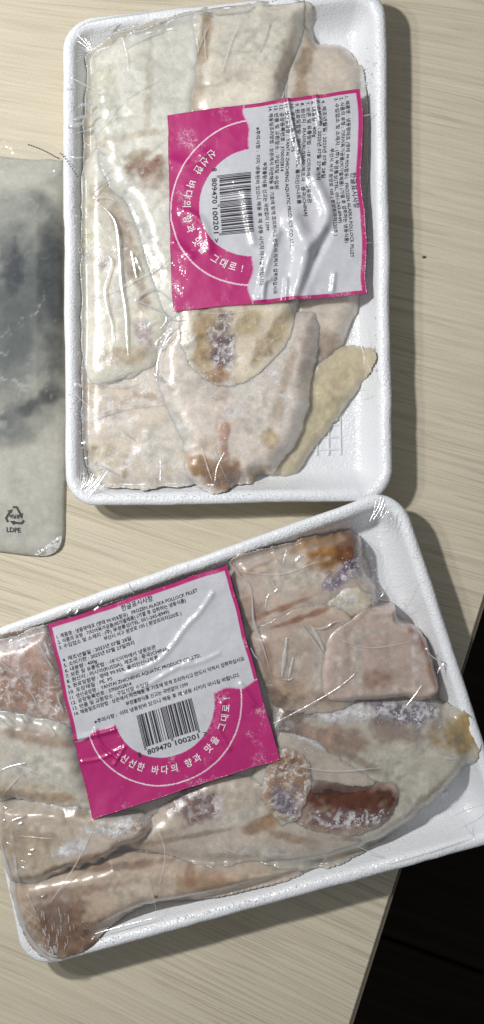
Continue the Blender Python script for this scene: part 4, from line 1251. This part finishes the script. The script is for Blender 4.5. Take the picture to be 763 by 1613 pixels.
rm2 = {int(v): n2 + i for i, v in enumerate(bi2)}
V2 = np.concatenate([np.stack([X2, Y2, Z2], 1), np.stack([X2[bi2], Y2[bi2], np.full(len(bi2), .0006)], 1)])
Cs = np.concatenate([Cs, np.full((len(X2), 1), .1)], 1); Cs = np.concatenate([Cs, Cs[bi2]])
o = mesh_obj('frozen_fish', V2, q2.tolist() + [(int(b), int(a), rm2[int(a)], rm2[int(b)]) for a, b in b2], mat_vcol(), None, True, Cs)
tag(o, 'dark grey block of frozen fish inside the milky plastic bag', 'frozen fish')


def zbag(x, y):
    x = np.atleast_1d(x); y = np.atleast_1d(y)
    out_ = np.empty(len(x))
    for i in range(len(x)):
        out_[i] = ZB[np.argmin((X - x[i]) ** 2 + (Y - y[i]) ** 2)]
    return out_


def on_bag(name, pts2d, faces, mat, dz=0.0004, parent=None):
    g = np.array([P(a, b, .004) for a, b in pts2d])
    z = zbag(g[:, 0], g[:, 1]) + dz
    return mesh_obj(name, np.stack([g[:, 0], g[:, 1], z], 1), faces, mat, parent or bag, smooth=False)


# recycling triangle of three bent arrows
def arrow(cx, cy, rot, s):
    # one bent arrow: a bar round a corner of the triangle with a head
    pts = [(-0.62, 0.20), (-0.22, -0.55), (0.16, -0.55), (0.47, 0.02), (0.62, -0.06), (0.50, 0.42), (0.06, 0.26), (0.23, 0.17), (0.00, -0.25), (-0.08, -0.25), (-0.38, 0.33)]
    a = R(rot)
    return [(cx + s * (x * math.cos(a) - y * math.sin(a)), cy + s * (x * math.sin(a) + y * math.cos(a))) for x, y in pts]


def bar(p, q_, w_):
    p = np.array(p); q_ = np.array(q_); d_ = (q_ - p) / np.linalg.norm(q_ - p); n_ = np.array((-d_[1], d_[0])) * w_ / 2
    return [p + n_, q_ + n_, q_ - n_, p - n_]


sx = lambda x: x / 7.63
sy = lambda y: 780 + y / 7.63
for segs, head in (([((155, 143), (205, 143)), ((200, 140), (252, 240))], [(222, 240), (276, 212), (266, 285)]),
                   ([((98, 322), (72, 272)), ((72, 278), (120, 200))], [(84, 186), (154, 168), (138, 214)]),
                   ([((288, 302), (262, 340)), ((268, 338), (165, 330))], [(118, 310), (182, 308), (170, 362)])):
    pts = []; ff = []
    for a_, b_ in segs:
        bq = bar(a_, b_, 24)
        o_ = len(pts); pts += [(sx(p[0]), sy(p[1])) for p in bq]; ff.append((o_, o_ + 1, o_ + 2, o_ + 3))
    o_ = len(pts); pts += [(sx(x), sy(y)) for x, y in head]; ff.append((o_, o_ + 1, o_ + 2))
    on_bag('recycling_arrow', pts, ff, M_INK)
for s, x0, x1, yb, ht in (('LDPE', 10.6, 32.8, 838, 7.8), ('비닐류', 15.5, 31.0, 816.5, 7.0)):
    vv, f2 = text_geo(s, 1.0, .02)
    a0, a1 = vv[:, 0].min(), vv[:, 0].max(); h0, h1 = vv[:, 1].min(), vv[:, 1].max()
    pp = np.stack([x0 + (vv[:, 0] - a0) / (a1 - a0) * (x1 - x0), yb - (vv[:, 1] - h0) / (h1 - h0) * ht + (vv[:, 0] - a0) / (a1 - a0) * 1.0], 1)
    on_bag('printed_text', pp, f2, M_INK)
# white frozen corner with bubbles
cr = catmull([(54, 874), (64, 866), (78, 856), (90, 847), (97, 845), (95, 857), (88, 868), (74, 875)], 6)
cpt = [(a, b) for a, b in cr]
cen = cr.mean(axis=0)
pts = [tuple(cen)] + cpt
cornr = on_bag('frozen_corner', pts, [(0, i + 1, (i + 1) % len(cpt) + 1) for i in range(len(cpt))], mat_film('white_corner_film', .10, .75, (.86, .88, .86), rough=.2), 0.0006)
for (bx, by, br_) in ((90, 853, 2.2), (82, 856, 2.0), (70, 864, 1.6), (64, 868, 1.4), (59, 871, 1.3), (83, 864, 1.3)):
    ring = []; ff = []
    for i in range(10):
        a = i * math.pi / 5
        ring += [(bx + br_ * math.cos(a), by + br_ * math.sin(a)), (bx + br_ * .62 * math.cos(a), by + br_ * .62 * math.sin(a))]
    ff = [(2 * i, 2 * ((i + 1) % 10), 2 * ((i + 1) % 10) + 1, 2 * i + 1) for i in range(10)]
    on_bag('bubble', ring, ff, mat_plain('bubble_grey', (.30, .31, .30), .2), .0009, bag)

# clear flap of the bag lying over the tray rim, with a dashed line printed on it
fl = catmull([(-60, 200), (20, 203), (60, 206), (95, 225), (122, 262), (132, 284), (118, 290), (98, 270), (60, 262), (20, 262), (-60, 260)], 6)


def zflap(x, y):
    pxx = x / (S * (H - .02) / H) + CX
    pyy = CY - y / (S * (H - .02) / H)
    t_ = np.clip((pxx - 80) / 20, 0, 1); b_ = np.clip((pyy - 230) / 18, 0, 1)
    b_ = 0.0005 + 0.0049 * b_ * b_ * (3 - 2 * b_)
    t_ = t_ * t_ * (3 - 2 * t_)
    return b_ * (1 - t_) + 0.0222 * t_


wp3 = np.array([P(a, b, .018) for a, b in fl])
X3, Y3, q3, sd3, b3 = grid_piece(wp3, 0.0012, None)
flap = mesh_obj('bag_flap', np.stack([X3, Y3, zflap(X3, Y3)], 1), q3, mat_film('thin_clear_film', .05, .05, rough=.12), bag)
dl = catmull([(34, 210), (60, 220), (88, 236), (98, 245), (112, 264), (125, 283)], 14, closed=False)
seg = np.linalg.norm(np.diff(dl, axis=0), axis=1); cum = np.concatenate([[0], np.cumsum(seg)])
pos = 0.0
while pos < cum[-1] - 2:
    def at(s_):
        return np.array([np.interp(s_, cum, dl[:, 0]), np.interp(s_, cum, dl[:, 1])])
    a_, b_ = at(pos), at(pos + 2.9)
    bq = bar(a_, b_, 1.7)
    g = np.array([P(p[0], p[1], .018) for p in bq])
    mesh_obj('printed_dash', np.stack([g[:, 0], g[:, 1], zflap(g[:, 0], g[:, 1]) + .0002], 1), [(0, 1, 2, 3)], M_INK, flap, smooth=False)
    pos += 4.7
# give every one-mesh thing its own origin
for o in list(SC.objects):
    if o.type == 'MESH' and o.parent is None:
        me = o.data
        co = np.zeros(len(me.vertices) * 3); me.vertices.foreach_get('co', co); co = co.reshape(-1, 3)
        c = Vector(((co[:, 0].min() + co[:, 0].max()) / 2, (co[:, 1].min() + co[:, 1].max()) / 2, co[:, 2].min()))
        co -= np.array(c); me.vertices.foreach_set('co', co.ravel()); me.update()
        o.location = c
        for ch in o.children: ch.location = -c
print('script done')
